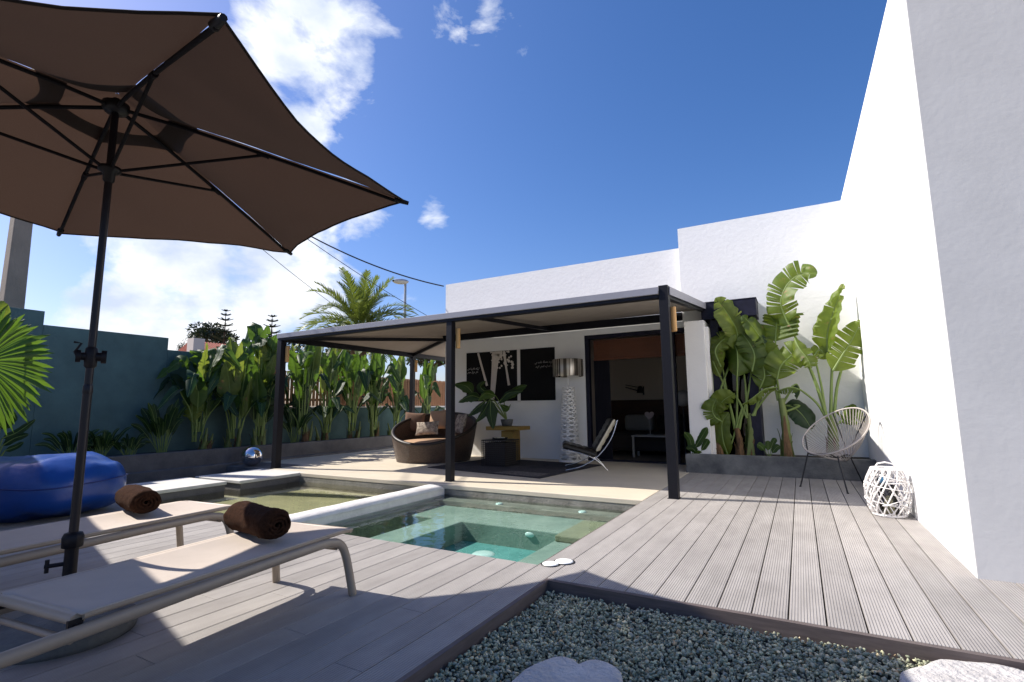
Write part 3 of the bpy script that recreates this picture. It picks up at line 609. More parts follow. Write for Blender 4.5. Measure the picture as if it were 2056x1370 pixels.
vc = MB()
for k in range(6):
    vs = []
    for i in range(7):
        r = .005 + .25 * i / 6
        for j in range(NS + 1):
            s_ = j / NS; q = 4 * s_ * (1 - s_); pnt = rib_pt(k, r).lerp(rib_pt(k + 1, r), s_); ctr = Vector((PX, PY, pnt.z)); pnt = ctr + (pnt - ctr) * (1 - .07 * q * (r / .25) ** 2); pnt.z += .075 - .05 * (r / .25) + .012 * q * (r / .25) * math.sin(3 * k + 5 * s_)
            vs.append(pnt)
    vc.add(vs, [(i * (NS + 1) + j, i * (NS + 1) + j + 1, (i + 1) * (NS + 1) + j + 1, (i + 1) * (NS + 1) + j) for i in range(6) for j in range(NS)], 0, True)
vc.build('vent', MT['canopy'], can)
MB().tube([C0 + Vector((0, 0, .0)), C0 + Vector((0, 0, 1.18))], .0195, 18).tube([C0 + Vector((0, 0, 1.18)), C0 + Vector((0, 0, 2.74))], .0172, 18).lathe([(.0172, 1.19), (.021, 1.18), (.022, 1.15), (.0195, 1.14)], 18, c=C0).build('pole', MT['pole'], um)
hub = MB(); hub.lathe([(.0, ZAP - .045), (.05, ZAP - .04), (.062, ZAP - .02), (.062, ZAP + .01), (.03, ZAP + .02)], 18, c=C0)
hub.build('hub', MT['plastic'], um)
ZS = 2.33
sl = MB(); sl.lathe([(.0165, ZS - .07), (.026, ZS - .06), (.028, ZS - .02), (.052, ZS - .005), (.052, ZS + .015), (.018, ZS + .025)], 18, c=C0); sl.build('slider', MT['plastic'], um)
for k in range(6):
    a = A0 + k * math.pi / 3; dr = Vector((math.cos(a), math.sin(a), 0))
    b = MB(); b.tube([C0 + dr * .05 + Vector((0, 0, ZAP - .02))] + [rib_pt(k, r) - Vector((0, 0, .008)) for r in (.2, .4, .6, .8, .97)], .0105, 8)
    rb = b.build('rib', MT['rib'], um)
    MB().tube([rib_pt(k, .955), rib_pt(k, 1.012) + Vector((0, 0, .006))], [.02, .013], 8).build('rib_cap', MT['plastic'], rb)
    MB().tube([C0 + dr * .055 + Vector((0, 0, ZS + .005)), rib_pt(k, .47) - Vector((0, 0, .014))], .0085, 8).tube([rib_pt(k, .45) - Vector((0, 0, .012)), rib_pt(k, .49) - Vector((0, 0, .012))], .015, 8).build('strut', MT['rib'], um)
ZC = 1.33
ck = MB(); view = Vector((.93, -.36, 0)); side = Vector((.36, .93, 0)) 
ck.lathe([(.0165, ZC - .06), (.026, ZC - .05), (.028, ZC), (.026, ZC + .04), (.0165, ZC + .05)], 16, c=C0)
ck.tube([C0 + Vector((0, 0, ZC)) - side * .045, C0 + Vector((0, 0, ZC)) + side * .05], [.020, .024], 12)
co = ck.build('crank_housing', MT['plastic'], um)
h = C0 + Vector((0, 0, ZC))
MB().tube([h + side * .04, h + side * .062], .034, 10).build('knob', MT['plastic'], co); MB().tube([h - side * .04, h - side * .06], .032, 10).build('knob', MT['plastic'], co)
kh = MB(); kh.tube([h - side * .055, h - side * .065 + Vector((0, 0, .02)), h - side * .042 + Vector((0, 0, .065)), h - side * .072 + Vector((0, 0, .07))], .006, 8); kh.build('crank_handle', MT['plastic'], co)
bs = MB(); bs.lathe([(.0, .0), (.28, .0), (.285, .02), (.28, .06), (.25, .075), (.08, .085), (.045, .10), (.0, .10)], 48, c=C0)
bo = bs.build('base', MT['conc_dark'], um); MB().lathe([(.034, .101), (.029, .12), (.027, .40), (.03, .41), (.0, .41)], 24, c=C0).build('socket', MT['plastic'], bo)
cl = MB(); cl.lathe([(.030, .40), (.042, .405), (.044, .45), (.036, .47), (.02, .475)], 18, c=C0)
cl.build('clamp', MT['plastic'], bo)
MB().tube([C0 + Vector((0, 0, .33)) - side * .02, C0 + Vector((0, 0, .33)) - side * .095], .010, 8).tube([C0 + Vector((0, 0, .36)) - side * .085, C0 + Vector((0, 0, .30)) - side * .085], .009, 8).build('locking_screw', MT['plastic'], bo)

# =================================================================== LOUNGERS
def lounger(x0, x1, yt, z, turn, label):
    t = thing('sun_lounger', label, 'sun lounger', ((x0 + x1) / 2, yt, 0), 'sun loungers on the deck')
    yb = yt - 1.36
    sg = MB(); nxx, nyy = 14, 40; vs = []
    for j in range(nyy + 1):
        for i in range(nxx + 1):
            u = i / nxx; v_ = j / nyy; q = 4 * u * (1 - u); zz = z + .008 - .022 * q * min(1, 6 * (1 - v_)) * min(1, 8 * v_ + .3) - .012 * max(0, (v_ - .93) / .07) ** 2
            vs.append((x0 + (x1 - x0) * u, yb + (yt - yb) * v_, zz))
    fs = [(j * (nxx + 1) + i, j * (nxx + 1) + i + 1, (j + 1) * (nxx + 1) + i + 1, (j + 1) * (nxx + 1) + i) for j in range(nyy) for i in range(nxx)]
    sg.add(vs, fs, 0, True); so = sg.build('sling', MT['sling'], t); sd = so.modifiers.new('solid', 'SOLIDIFY'); sd.thickness = .006; sd.offset = -1
    MB().tube([(x0 + .005, yt - .01, z - .012), (x1 - .005, yt - .01, z - .012)], .014, 10).build('crossbar', MT['taupe'], t)
    MB().tube([(x0 + .02, yb, z - .015), (x1 - .02, yb, z - .015)], .026, 10, flat=.8).build('crossbar', MT['taupe'], t)
    bk = MB(); bk.box((x0 + .03, yb - .92, z - .01), (x1 - .03, yb - .26, z - .004)); bk.build('back_sling', MT['sling'], t)
    for sx, x in ((-1, x0 + .012), (1, x1 - .012)):
        xo = x + sx * .012
        MB().tube([(x, yb + .01, z - .006), (x, yt - .02, z - .006)], .013, 8).build('side_edge', MT['taupe'], t)
        path = spline([(xo, yb - .95, z - .055), (xo, yb - .3, z - .058), (xo, yt - .7, z - .040), (xo, yt - .28, z - .036)], 16) + spline([(xo, yt - .20, z - .038), (xo + sx * .004, yt - .115, z - .062), (xo + sx * .01, yt - .065, z - .14), (xo + sx * .03, yt - .02, 0.0)], 18)
        MB().tube(path, .0205, 12, flat=1.2).build('leg_rail', MT['taupe'], t)
        MB().tube(spline([(xo, yb - .88, z - .085), (xo + sx * .01, yb - .96, z - .16), (xo + sx * .03, yb - 1.02, 0)], 8), .022, 10).build('leg', MT['taupe'], t)
    MB().tube([(x0 + .01, yt - .12, z - .085), (x1 - .01, yt - .12, z - .085)], .012, 8).build('brace', MT['taupe'], t)
    MB().tube([(x0 + .01, yb - .02, z - .075), (x1 - .01, yb - .02, z - .075)], .012, 8).build('brace', MT['taupe'], t)
    for x in (x0 + .02, x1 - .02):
        hg = MB()
        hg.box((x - .006, yb - .03, z - .05), (x + .006, yb + .015, z - .012))
        for q in range(3): hg.tube([(x - .011, yb - .022 + q * .015, z - .03), (x + .011, yb - .022 + q * .015, z - .03)], .005, 8)
        hg.build('hinge', MT['plastic'], t)
    t.rotation_euler.z = R(turn)
    return t
lounger(-2.87, -2.335, 2.20, .36, 6.0, 'cream sling sun lounger nearest the camera, right of the parasol pole')
lounger(-4.20, -3.655, 2.33, .36, 5.0, 'cream sling sun lounger behind the parasol pole, beside the blue bean bag')
def towel(c, ang, L_, r, label, seed):
    b = MB(); n, m_ = 44, 30; ax = Vector((math.cos(ang), math.sin(ang), 0)); sd = Vector((-ax.y, ax.x, 0)); up = Vector((0, 0, 1)); c = Vector(c)
    prof = [(-.5, .30), (-.5, .62), (-.49, .84), (-.465, .95)] + [(-.44 + .88 * i / (m_ - 9), 1.0 + .03 * math.sin(3 * i / m_ * 3 + seed)) for i in range(m_ - 8)] + [(.465, .95), (.49, .84), (.50, .62), (.497, .30)]
    for (t_, q) in prof:
        for j in range(n):
            a = 2 * math.pi * j / n; rr = r * q * (1 + .055 * fbm((math.cos(a) * 2 + seed, math.sin(a) * 2, t_ * 6), 1.2) + .03 * (mnoise.noise(Vector((math.cos(a) * 9, math.sin(a) * 9, t_ * 45 + seed)))))
            flat = .86 if math.sin(a) < 0 else .97
            if .98 < (a / 6.283 + .35) % 1: rr *= 1.06
            b.v.append(c + ax * (t_ * L_ + .012 * fbm((a, t_, seed), 1.5)) + sd * (rr * 1.08 * math.cos(a)) + up * (rr * flat * math.sin(a)))
    k_ = len(prof)
    for i in range(k_ - 1):
        for j in range(n): b.f.append((i * n + j, i * n + (j + 1) % n, (i + 1) * n + (j + 1) % n, (i + 1) * n + j)); b.mi.append(0); b.sm.append(True)
    # spiral roll at both ends
    for sgn in (-1, 1):
        pts = []
        for i in range(60):
            th = i * .33; q = r * (.80 - .72 * i / 60); pts.append(c + ax * (sgn * L_ * .497) + sd * (q * 1.05 * math.cos(th)) + up * (q * .92 * math.sin(th)))
        b.tube(pts, r * .085, 6)
    o = b.build('rolled_towel', MT['towel']); tag(o, label, 'towel', 'rolled towels on the loungers')
towel((-2.70, 1.86, .36 + .080), R(-9), .46, .084, 'rolled brown towel partly in shade on the nearest lounger', 1)
towel((-4.10, 1.90, .36 + .082), R(-12), .46, .087, 'rolled brown towel in full sun on the lounger beside the bean bag', 5)

# bean bag
def beanbag():
    t = thing('bean_bag', 'big shiny blue bean bag lying beside the loungers', 'bean bag', (-6.75, 2.35, 0))
    b = MB(); nu, nv = 72, 36; ax = Vector((.98, .20, 0)).normalized(); sd = Vector((-ax.y, ax.x, 0)); c = Vector((-7.15, 2.30, .29))
    for i in range(nv + 1):
        ph = -math.pi / 2 + math.pi * i / nv
        for j in range(nu):
            th = 2 * math.pi * j / nu
            def se(v, p): return math.copysign(abs(v) ** p, v)
            x = .92 * se(math.cos(ph), .62) * se(math.cos(th), .75); y = .62 * se(math.cos(ph), .62) * se(math.sin(th), .75); z = .31 * se(math.sin(ph), .72)
            if z > 0: z *= 1 - .10 * (x / .92) ** 2 + .05 * math.sin(2.2 * x)
            z += .045 * fbm((x * 1.6, y * 1.6, 3), 1.3) + .012 * fbm((x * 3, y * 9, 1), 1.5) + .020 * math.sin(16 * (x + .4 * y) + 3 * fbm((x, y, z), 2)) * math.exp(-((abs(x) - .62) / .16) ** 2)
            b.v.append(c + ax * x + sd * y + Vector((0, 0, max(z, -.295))))
    for i in range(nv):
        for j in range(nu): b.f.append((i * nu + j, i * nu + (j + 1) % nu, (i + 1) * nu + (j + 1) % nu, (i + 1) * nu + j)); b.mi.append(0); b.sm.append(True)
    b.build('cover', MT['blue'], t)
    pts = []
    for j in range(80):
        th = 2 * math.pi * j / 80
        def se(v, p): return math.copysign(abs(v) ** p, v)
        x = .925 * se(math.cos(th), .75); y = .625 * se(math.sin(th), .75); pts.append(c + ax * x + sd * y + Vector((0, 0, .06 + .02 * math.sin(3 * th))))
    MB().tube(pts, .006, 6, closed=True).build('seam', MT['seam'], t)
beanbag()
# mirror ball on the slab
tag(MB().lathe([(.19 * math.sin(math.pi * i / 24), -.19 * math.cos(math.pi * i / 24)) for i in range(25)], 48, c=(-9.20, 6.16, .185)).build('mirror_ball', MT['mirror']), 'shiny mirror steel ball at the end of the slabs', 'garden ball')
tag(MB().box((-9.7, 5.99, -.3), (-8.55, 6.74, -.0045)).build('ball_plinth', MT['conc_kerb'], bevel=.006), 'low dark concrete ledge under the mirror ball', 'ledge')
# figure-eight inset lid
lc = at_z(1119, 1131, 0)
li = thing('deck_lid', 'white double round lid with black rim set into the deck by the pool', 'lid', lc)
b1, b2 = MB(), MB()
for dx, dy, r in ((.032, .045, .062), (-.03, -.045, .055)):
    c_ = lc + Vector((dx, dy, 0)); b1.lathe([(0, .004), (r + .011, .004), (r + .011, 0)], 28, c=c_); b2.lathe([(0, .009), (r * .8, .009), (r, .0065), (r, .0)], 28, c=c_ + Vector((0, 0, .0005 if dx > 0 else 0)))
b1.build('rim', MT['rim'], li); b2.build('cover', MT['lid'], li)

# =================================================================== PATIO FURNITURE
# round rattan daybed
DB = Vector((-6.65, 8.48, 0)); FD = Vector((.30, -.95, 0)).normalized()
db = thing('daybed', 'round dark rattan daybed with high back and cushions', 'daybed', DB)
def rimz(a): 
    q = .5 - .5 * math.cos(a); return .36 + .58 * (q ** .9)
body = MB(); n = 72; rows = 14
fa = math.atan2(FD.y, FD.x); vs = []; uvs = []
for i in range(rows + 1):
    u = i / rows
    for j in range(n + 1):
        a = 2 * math.pi * j / n; zr = rimz(a); rr = .75 + .17 * (zr * u / .94) ** .8 ; vs.append(DB + Vector((math.cos(a + fa) * rr, math.sin(a + fa) * rr, .02 + (zr - .02) * u))); uvs.append((a * .8, zr * u))
body.add(vs, [(i * (n + 1) + j, i * (n + 1) + j + 1, (i + 1) * (n + 1) + j + 1, (i + 1) * (n + 1) + j) for i in range(rows) for j in range(n)], 0, True, uvs)
vs = []; uvs = []
for i in range(rows + 1):
    u = i / rows
    for j in range(n + 1):
        a = 2 * math.pi * j / n; zr = rimz(a); z = .26 + (zr - .26) * u; rr = .75 + .17 * (z / .94) ** .8 - .06; vs.append(DB + Vector((math.cos(a + fa) * rr, math.sin(a + fa) * rr, z))); uvs.append((a * .8, z))
body.add(vs, [(i * (n + 1) + j + 1, i * (n + 1) + j, (i + 1) * (n + 1) + j, (i + 1) * (n + 1) + j + 1) for i in range(rows) for j in range(n)], 0, True, uvs)
body.lathe([(.75, .005), (.75, .03), (.0, .03)], 48, c=DB); body.build('basket', MT['rattan'], db)
pts = []
for j in range(96):
    a = 2 * math.pi * j / 96; zr = rimz(a); rr = .75 + .17 * (zr / .94) ** .8 - .03; pts.append(DB + Vector((math.cos(a + fa) * rr, math.sin(a + fa) * rr, zr)))
MB().tube(pts, .036, 10, closed=True).build('rim', MT['rattan'], db)
MB().lathe([(0, .27), (.66, .27), (.725, .30), (.73, .36), (.70, .40), (.5, .415), (0, .42)], 48, c=DB).build('seat_pad', MT['cush_beige'], db)
def cushion(px, py, Yd, w_, h_, th, yaw, tilt, roll, m, label):
    c = at_y(px, py, Yd); n = 14; b = MB(); mt = Matrix.Translation(c) @ Matrix.Rotation(yaw, 4, 'Z') @ Matrix.Rotation(tilt, 4, 'X') @ Matrix.Rotation(roll, 4, 'Y')
    for sg_ in (1, -1):
        vs = []
        for j in range(n + 1):
            for i in range(n + 1):
                u = 2 * i / n - 1; v_ = 2 * j / n - 1; f_ = (max(0, 1 - u * u) * max(0, 1 - v_ * v_)) ** .38; pin = 1 - .07 * (1 - u * u) * abs(v_) ** 3
                pu = 1 - .07 * (1 - v_ * v_) * abs(u) ** 3
                vs.append(mt @ Vector((u * w_ / 2 * pu, -sg_ * th / 2 * f_, v_ * h_ / 2 * pin)))
        fs = [(j * (n + 1) + i, j * (n + 1) + i + 1, (j + 1) * (n + 1) + i + 1, (j + 1) * (n + 1) + i) for j in range(n) for i in range(n)]
        if sg_ < 0: fs = [tuple(reversed(f)) for f in fs]
        b.add(vs, fs, 0, True)
    tag(b.build('cushion', m), label, 'cushion', 'cushions on the round daybed')
cushion(832, 848, 8.78, .46, .44, .15, R(28), R(-16), R(4), MT['cush_brown'], 'plain brown square cushion at the left end of the daybed')
cushion(880, 843, 8.95, .46, .44, .15, R(4), R(-18), R(-5), MT['cush_beige'], 'plain tan square cushion against the daybed back')
cushion(858, 860, 8.55, .52, .30, .14, R(14), R(-22), R(-4), MT['cush_pattern'], 'small oblong cream and brown patterned cushion in front of the others')
cushion(924, 851, 8.75, .44, .42, .15, R(-32), R(-16), R(0), MT['cush_pattern'], 'square patterned cushion at the right end of the daybed')

# rug
rg = MB(); rg.prism([(-5.9, 7.35), (-3.45, 6.93), (-3.2, 8.95), (-5.7, 9.3)], .003, .013, 0)
ro = tag(rg.build('rug', MT['rug']), 'dark worn patterned rug on the cream patio floor', 'rug')
rl = MB(); rl.prism([(-4.45, 7.16), (-3.55, 7.0), (-3.5, 7.42), (-4.2, 7.5)], .0145, .0155); rl.build('worn_patch', MT['rug_light'], ro)

# wire cube side table
wt = thing('wire_table', 'black wire cube side table on the rug', 'side table', (-4.88, 8.15, 0))
b = MB(); x0, x1, y0, y1, z0, z1 = -5.12, -4.60, 7.92, 8.42, .015, .46
for i in range(13):
    t_ = i / 12
    for yy in (y0, y1): b.tube([(x0 + (x1 - x0) * t_, yy, z0), (x0 + (x1 - x0) * t_, yy, z1)], .0035, 5); b.tube([(x0, yy, z0 + (z1 - z0) * t_), (x1, yy, z0 + (z1 - z0) * t_)], .0035, 5)
    for xx in (x0, x1): b.tube([(xx, y0 + (y1 - y0) * t_, z0), (xx, y0 + (y1 - y0) * t_, z1)], .0035, 5); b.tube([(xx, y0, z0 + (z1 - z0) * t_), (xx, y1, z0 + (z1 - z0) * t_)], .0035, 5)
b.build('wire_cage', MT['wire'], wt)
MB().box((x0, y0, z1 + .004), (x1, y1, z1 + .016)).build('table_top', MT['wire'], wt)
MB().box((x0 + .05, y0 + .05, .02), (x1 - .05, y1 - .05, .42)).build('inner_box', MT['bedding'], wt)
tr = thing('tray', 'small black tray of pale tealights on the wire table', 'tray', (-4.86, 8.15, .477))
MB().lathe([(0, 0), (.13, 0), (.15, .03), (.145, .03), (.125, .008), (0, .008)], 24, c=(-4.86, 8.15, .478)).build('dish', MT['black'], tr)
b = MB()
for i in range(5): b.lathe([(.0, .0), (.024, 0), (.024, .03), (0, .03)], 10, c=(-4.95 + .045 * i, 8.13 + .03 * (i % 2), .488))
b.build('tealights', MT['cream'], tr)
# ochre stool table
yt_ = thing('ochre_table', 'ochre yellow wooden side table under the potted plant', 'side table', (-5.15, 8.95, 0))
MB().box((-5.55, 8.75, .61), (-4.80, 9.25, .685)).build('table_top', MT['yellow'], yt_, bevel=.006)
MB().box((-5.25, 8.85, .012), (-4.98, 9.15, .598)).build('leg', MT['yellow'], yt_, bevel=.004)

# striped-shade lattice floor lamp
LP = Vector((-4.0, 9.38, 0))
fl_ = thing('floor_lamp', 'white lattice floor lamp with a drum shade of metallic stripes', 'floor lamp', LP)
b = MB()
def lat_r(z): return .205 - .085 * z / 1.45
for k in range(7):                                           # pierced lattice: woven strips, open between
    for sgn in (1, -1):
        pts = []
        for i in range(74):
            z = .02 + 1.42 * i / 73; a = 2 * math.pi * k / 7 + sgn * .45 * math.sin(i * math.pi / 4.4) ; r = lat_r(z); pts.append(LP + Vector((r * math.cos(a), r * math.sin(a), z)))
        b.tube(pts, .017, 6, flat=.4)
for i in range(18):
    z = .03 + i * .083; b.tube([LP + Vector((lat_r(z) * math.cos(q * math.pi / 12), lat_r(z) * math.sin(q * math.pi / 12), z)) for q in range(24)], .010, 6, closed=True)
b.build('lattice_column', MT['lattice'], fl_)
MB().lathe([(.05, 0.01), (.05, 1.45)], 16, c=LP).lathe([(0, .0), (.22, 0), (.22, .02), (0, .02)], 28, c=LP).tube([LP + Vector((0, 0, 1.45)), LP + Vector((0, 0, 1.78))], .012, 8).build('stem', MT['lattice'], fl_)
MB().lathe([(.30, 1.66), (.305, 1.67), (.305, 1.99), (.30, 2.0), (.295, 1.99), (.295, 1.67)], 64, c=LP).build('lamp_shade', MT['shade'], fl_)

# black leather lounge chair with crossed chrome frame (faces left)
CH = Vector((-3.32, 8.42, .012)); ch = thing('lounge_chair', 'low black leather lounge chair on a crossed chrome frame', 'lounge chair', CH)
CHR = Matrix.Rotation(R(24), 3, 'Z')
def L3(x, y, z): return CH + CHR @ Vector((x, y, z))
CHY = CHR @ Vector((0, 1, 0))
yw = .36
def pad(p, q, th, w_, m, name, n=5):
    p = Vector(p); q = Vector(q); t = (q - p).normalized(); nn = CHY.cross(t).normalized()
    if nn.z < 0: nn = -nn
    b = MB(); ni, nj = 30, 24
    for sg_ in (1, -1):
        vs = []
        for i in range(ni + 1):
            for j in range(nj + 1):
                u = i / ni; v_ = j / nj; puff = .5 * th * (min(1, min(u, 1 - u) * 14 + .25)) ** .5 * (min(1, min(v_, 1 - v_) * 14 + .25)) ** .5
                tuft = .012 * (abs(math.sin(u * n * math.pi)) ** .4 * abs(math.sin(v_ * 4 * math.pi)) ** .4)
                vs.append(p + (q - p) * u + CHY * ((v_ - .5) * w_) + nn * (sg_ * (puff - .012 + tuft)))
        fs = [(i * (nj + 1) + j, (i + 1) * (nj + 1) + j, (i + 1) * (nj + 1) + j + 1, i * (nj + 1) + j + 1) for i in range(ni) for j in range(nj)]
        if sg_ > 0: fs = [tuple(reversed(f)) for f in fs]
        b.add(vs, fs, 0 if sg_ > 0 else 1, True)
        if sg_ > 0: top = vs
        else:
            ring = [i * (nj + 1) for i in range(ni + 1)] + [ni * (nj + 1) + j for j in range(1, nj + 1)] + [i * (nj + 1) + nj for i in range(ni - 1, -1, -1)] + [j for j in range(nj - 1, 0, -1)]
            k_ = len(ring); b.add([top[r_] for r_ in ring] + [vs[r_] for r_ in ring], [(i, (i + 1) % k_, k_ + (i + 1) % k_, k_ + i) for i in range(k_)], 1, True)
    return b.build(name, m, ch)
pad(L3(-.37, 0, .405), L3(.20, 0, .245), .11, .70, [MT['leather'], MT['leather']], 'seat')
pad(L3(.185, 0, .31), L3(.50, 0, .83), .11, .70, [MT['leather'], MT['cream']], 'backrest')
for yy in (-yw, yw):
    b = MB()
    b.tube(spline([L3(-.33, yy, .0), L3(-.05, yy, .07), L3(.22, yy, .24), L3(.44, yy, .52), L3(.55, yy, .82)], 20), .013, 8, flat=.6)
    b.tube(spline([L3(.36, yy, .0), L3(.24, yy, .12), L3(.08, yy, .22), L3(-.16, yy, .30), L3(-.38, yy, .34)], 18), .013, 8, flat=.6)
    b.build('frame', MT['chrome'], ch)
b = MB()
for (x, z) in ((-.36, .335), (.15, .20), (.54, .80)): b.tube([L3(x, -yw, z), L3(x, yw, z)], .009, 8)
b.build('crossbar', MT['chrome'], ch)

# wall panels with tree print and handwriting
def scribble(x, z, w_, h_, seed, b, y):
    rr = random.Random(seed); pts = []; xx = x
    while xx < x + w_:
        word = rr.randint(3, 7)
        for c_ in range(word):
            up_ = rr.choice((.5, .5, .55, 1.0, -.5)); st = h_ * .5
            for q in range(7):
                a = q / 6 * 2 * math.pi; pts.append(Vector((xx + st * .55 * q / 6 + .18 * st * math.cos(a) * -1, y, z + h_ * up_ * .5 * (1 - math.cos(a)))))
            xx += st * .75
            if xx > x + w_: break
        if len(pts) > 4: b.tube(pts, h_ * .075, 4, flat=.5)
        pts = []; xx += h_ * .45
YPn = 9.632
def panel(x0, x1, label, name='wall_panel'):
    o = MB().box((x0, YPn, 1.20), (x1, 9.649, 2.31)).build(name, MT['black'], bevel=.002); return tag(o, label, 'wall panel', 'black panels on the patio wall')
pl = panel(-6.63, -5.30, 'wide black wall panel printed with pale tree trunks and handwriting'); pr_ = panel(-5.22, -4.40, 'narrow black wall panel with two lines of white handwriting')
pn = MB(); pn.box((-5.298, YPn + .002, 1.18), (-5.222, 9.649, 2.31)); tag(pn.build('panel_strip', MT['coping']), 'slim pale upright strip between the two black wall panels', 'strip')
def PPX(px, py): q = at_y(px, py, YPn); return Vector((q.x, 0, q.z))
tb = MB()
def ribbon(pts, ws):
    pts = [PPX(*p) for p in pts]; vs = []
    for i, p_ in enumerate(pts):
        t = (pts[min(i + 1, len(pts) - 1)] - pts[max(i - 1, 0)]).normalized(); s_ = Vector((t.z, 0, -t.x)) * ws[i] / 2
        for dy in (YPn - .0045, YPn - .0005): vs += [Vector((p_.x - s_.x, dy, p_.z - s_.z)), Vector((p_.x + s_.x, dy, p_.z + s_.z))]
    for i in range(len(pts) - 1):
        a = i * 4; b_ = a + 4; tb.add(vs, [(a, a + 1, b_ + 1, b_), (a, b_, b_ + 2, a + 2), (a + 1, a + 3, b_ + 3, b_ + 1)])
ribbon([(960, 709), (967, 735), (978, 775)], [.05, .05, .055])
ribbon([(996, 707), (993, 740), (990, 780), (988, 803)], [.20, .15, .125, .11]); ribbon([(1000, 708), (1004, 720)], [.24, .12])
ribbon([(1012, 707), (1017, 742), (1022, 774)], [.07, .045, .06])
rr = random.Random(5)
for i in range(46):
    px, py = rr.uniform(986, 1030), 706 + 34 * rr.random() ** 1.3; q = PPX(px, py); r_ = rr.uniform(.012, .032)
    poly = [(q.x + r_ * (1 + .4 * rr.random()) * math.cos(a), q.z + r_ * (1 + .4 * rr.random()) * math.sin(a)) for a in [k_ * math.pi / 3 for k_ in range(6)]]
    zt_ = min(2.305, max(p_[1] for p_ in poly)); dy = YPn - .005 - .00003 * i
    tb.add([(x, dy, min(z, 2.305)) for x, z in poly] + [(x, YPn - .0005, min(z, 2.305)) for x, z in poly], [tuple(range(6))] + [(k_, (k_ + 1) % 6, 6 + (k_ + 1) % 6, 6 + k_) for k_ in range(6)])
tb.build('tree_print', MT['pale_print'], pl)
b = MB(); scribble(-6.60, 1.93, .32, .045, 3, b, YPn - .003); scribble(-6.60, 1.85, .28, .045, 9, b, YPn - .003); b.build('handwriting', MT['lettering'], pl)
b = MB(); scribble(-4.86, 1.985, .43, .05, 14, b, YPn - .003); scribble(-4.84, 1.90, .43, .045, 23, b, YPn - .003); b.build('handwriting', MT['lettering'], pr_)

# =================================================================== INTERIOR
hbd = tag(MB().box((-4.3, 12.9, 0), (-1.6, 12.98, 1.22)).build('headboard', MT['headboard'], bevel=.01), 'dark wooden headboard panel on the bedroom wall', 'headboard')
bd = thing('bed', 'dark covered bed inside the shaded room', 'bed', (-3.0, 11.6, 0))
MB().box((-3.95, 11.0, .1), (-2.3, 12.88, .45)).build('mattress', MT['bedding'], bd, bevel=.06)
for k_ in range(2): MB().box((-3.85 + .8 * k_, 12.5, .46), (-3.15 + .8 * k_, 12.85, .85)).build('pillow', MT['linen'] if k_ == 0 else MT['bedding'], bd, bevel=.08)
sc_ = thing('wall_sconce', 'black swing arm wall lamp above the headboard', 'wall lamp', (-3.45, 12.98, 1.5))
a_, b_, c_ = at_y(1256, 778, 12.75), at_y(1278, 784, 12.9), at_y(1288, 785, 12.8)
MB().tube([c_ + Vector((0, .2, 0)), b_, a_], .012, 6).tube([c_ + Vector((0, .2, .07)), a_ + Vector((0, 0, .06))], .010, 6).tube([c_ + Vector((0, .2, -.1)), c_ + Vector((0, .2, .12))], .02, 6).build('arm', MT['wire'], sc_)
MB().lathe([(.02, .10), (.05, .09), (.09, -.07)], 18, c=c_ + Vector((-.02, -.05, .02))).build('lamp_shade', MT['wire'], sc_)
ht = thing('heart_ornament', 'pale heart ornament on a thin stand inside the room', 'ornament', (-2.75, 11.2, 0))
hc = at_y(1304, 834, 10.9); b = MB(); pts = []
for i in range(40):
    t = 2 * math.pi * i / 40; pts.append((.0062 * 16 * math.sin(t) ** 3, .0062 * (13 * math.cos(t) - 5 * math.cos(2 * t) - 2 * math.cos(3 * t) - math.cos(4 * t))))
vs = [hc + Vector((x, s_, z)) for s_ in (-.015, .015) for x, z in pts]; b.add(vs, [tuple(reversed(range(40))), tuple(range(40, 80))] + [(i, (i + 1) % 40, 40 + (i + 1) % 40, 40 + i) for i in range(40)])
b.build('heart', MT['heart'], ht); MB().tube([hc - Vector((0, 0, .09)), Vector((hc.x, hc.y, .46))], .010, 8).lathe([(0, 0), (.07, 0), (.07, .015), (0, .015)], 16, c=(hc.x, hc.y, .455)).build('stand', MT['linen'], ht)
nt_ = thing('low_table', 'small pale low table under the heart ornament', 'low table', (hc.x, hc.y, 0))
MB().box((hc.x - .35, hc.y - .2, .42), (hc.x + .45, hc.y + .22, .452)).build('table_top', MT['linen'], nt_)
for sx in (-.32, .42):
    for sy in (-.17, .19): MB().box((hc.x + sx - .02, hc.y + sy - .02, 0), (hc.x + sx + .02, hc.y + sy + .02, .418)).build('leg', MT['linen'], nt_)
gl_ = thing('globe_lamp', 'round pale paper lamp seen through the gap by the pillar', 'lamp', (-1.6, 10.9, 0))
gc = at_y(1371, 800, 10.9); MB().lathe([(.17 * math.sin(math.pi * i / 12), -.17 * math.cos(math.pi * i / 12)) for i in range(13)], 20, c=gc).build('globe', MT['linen'], gl_); MB().tube([gc - Vector((0, 0, .17)), Vector((gc.x, gc.y, 0))], .02, 8).build('stand', MT['wire'], gl_)

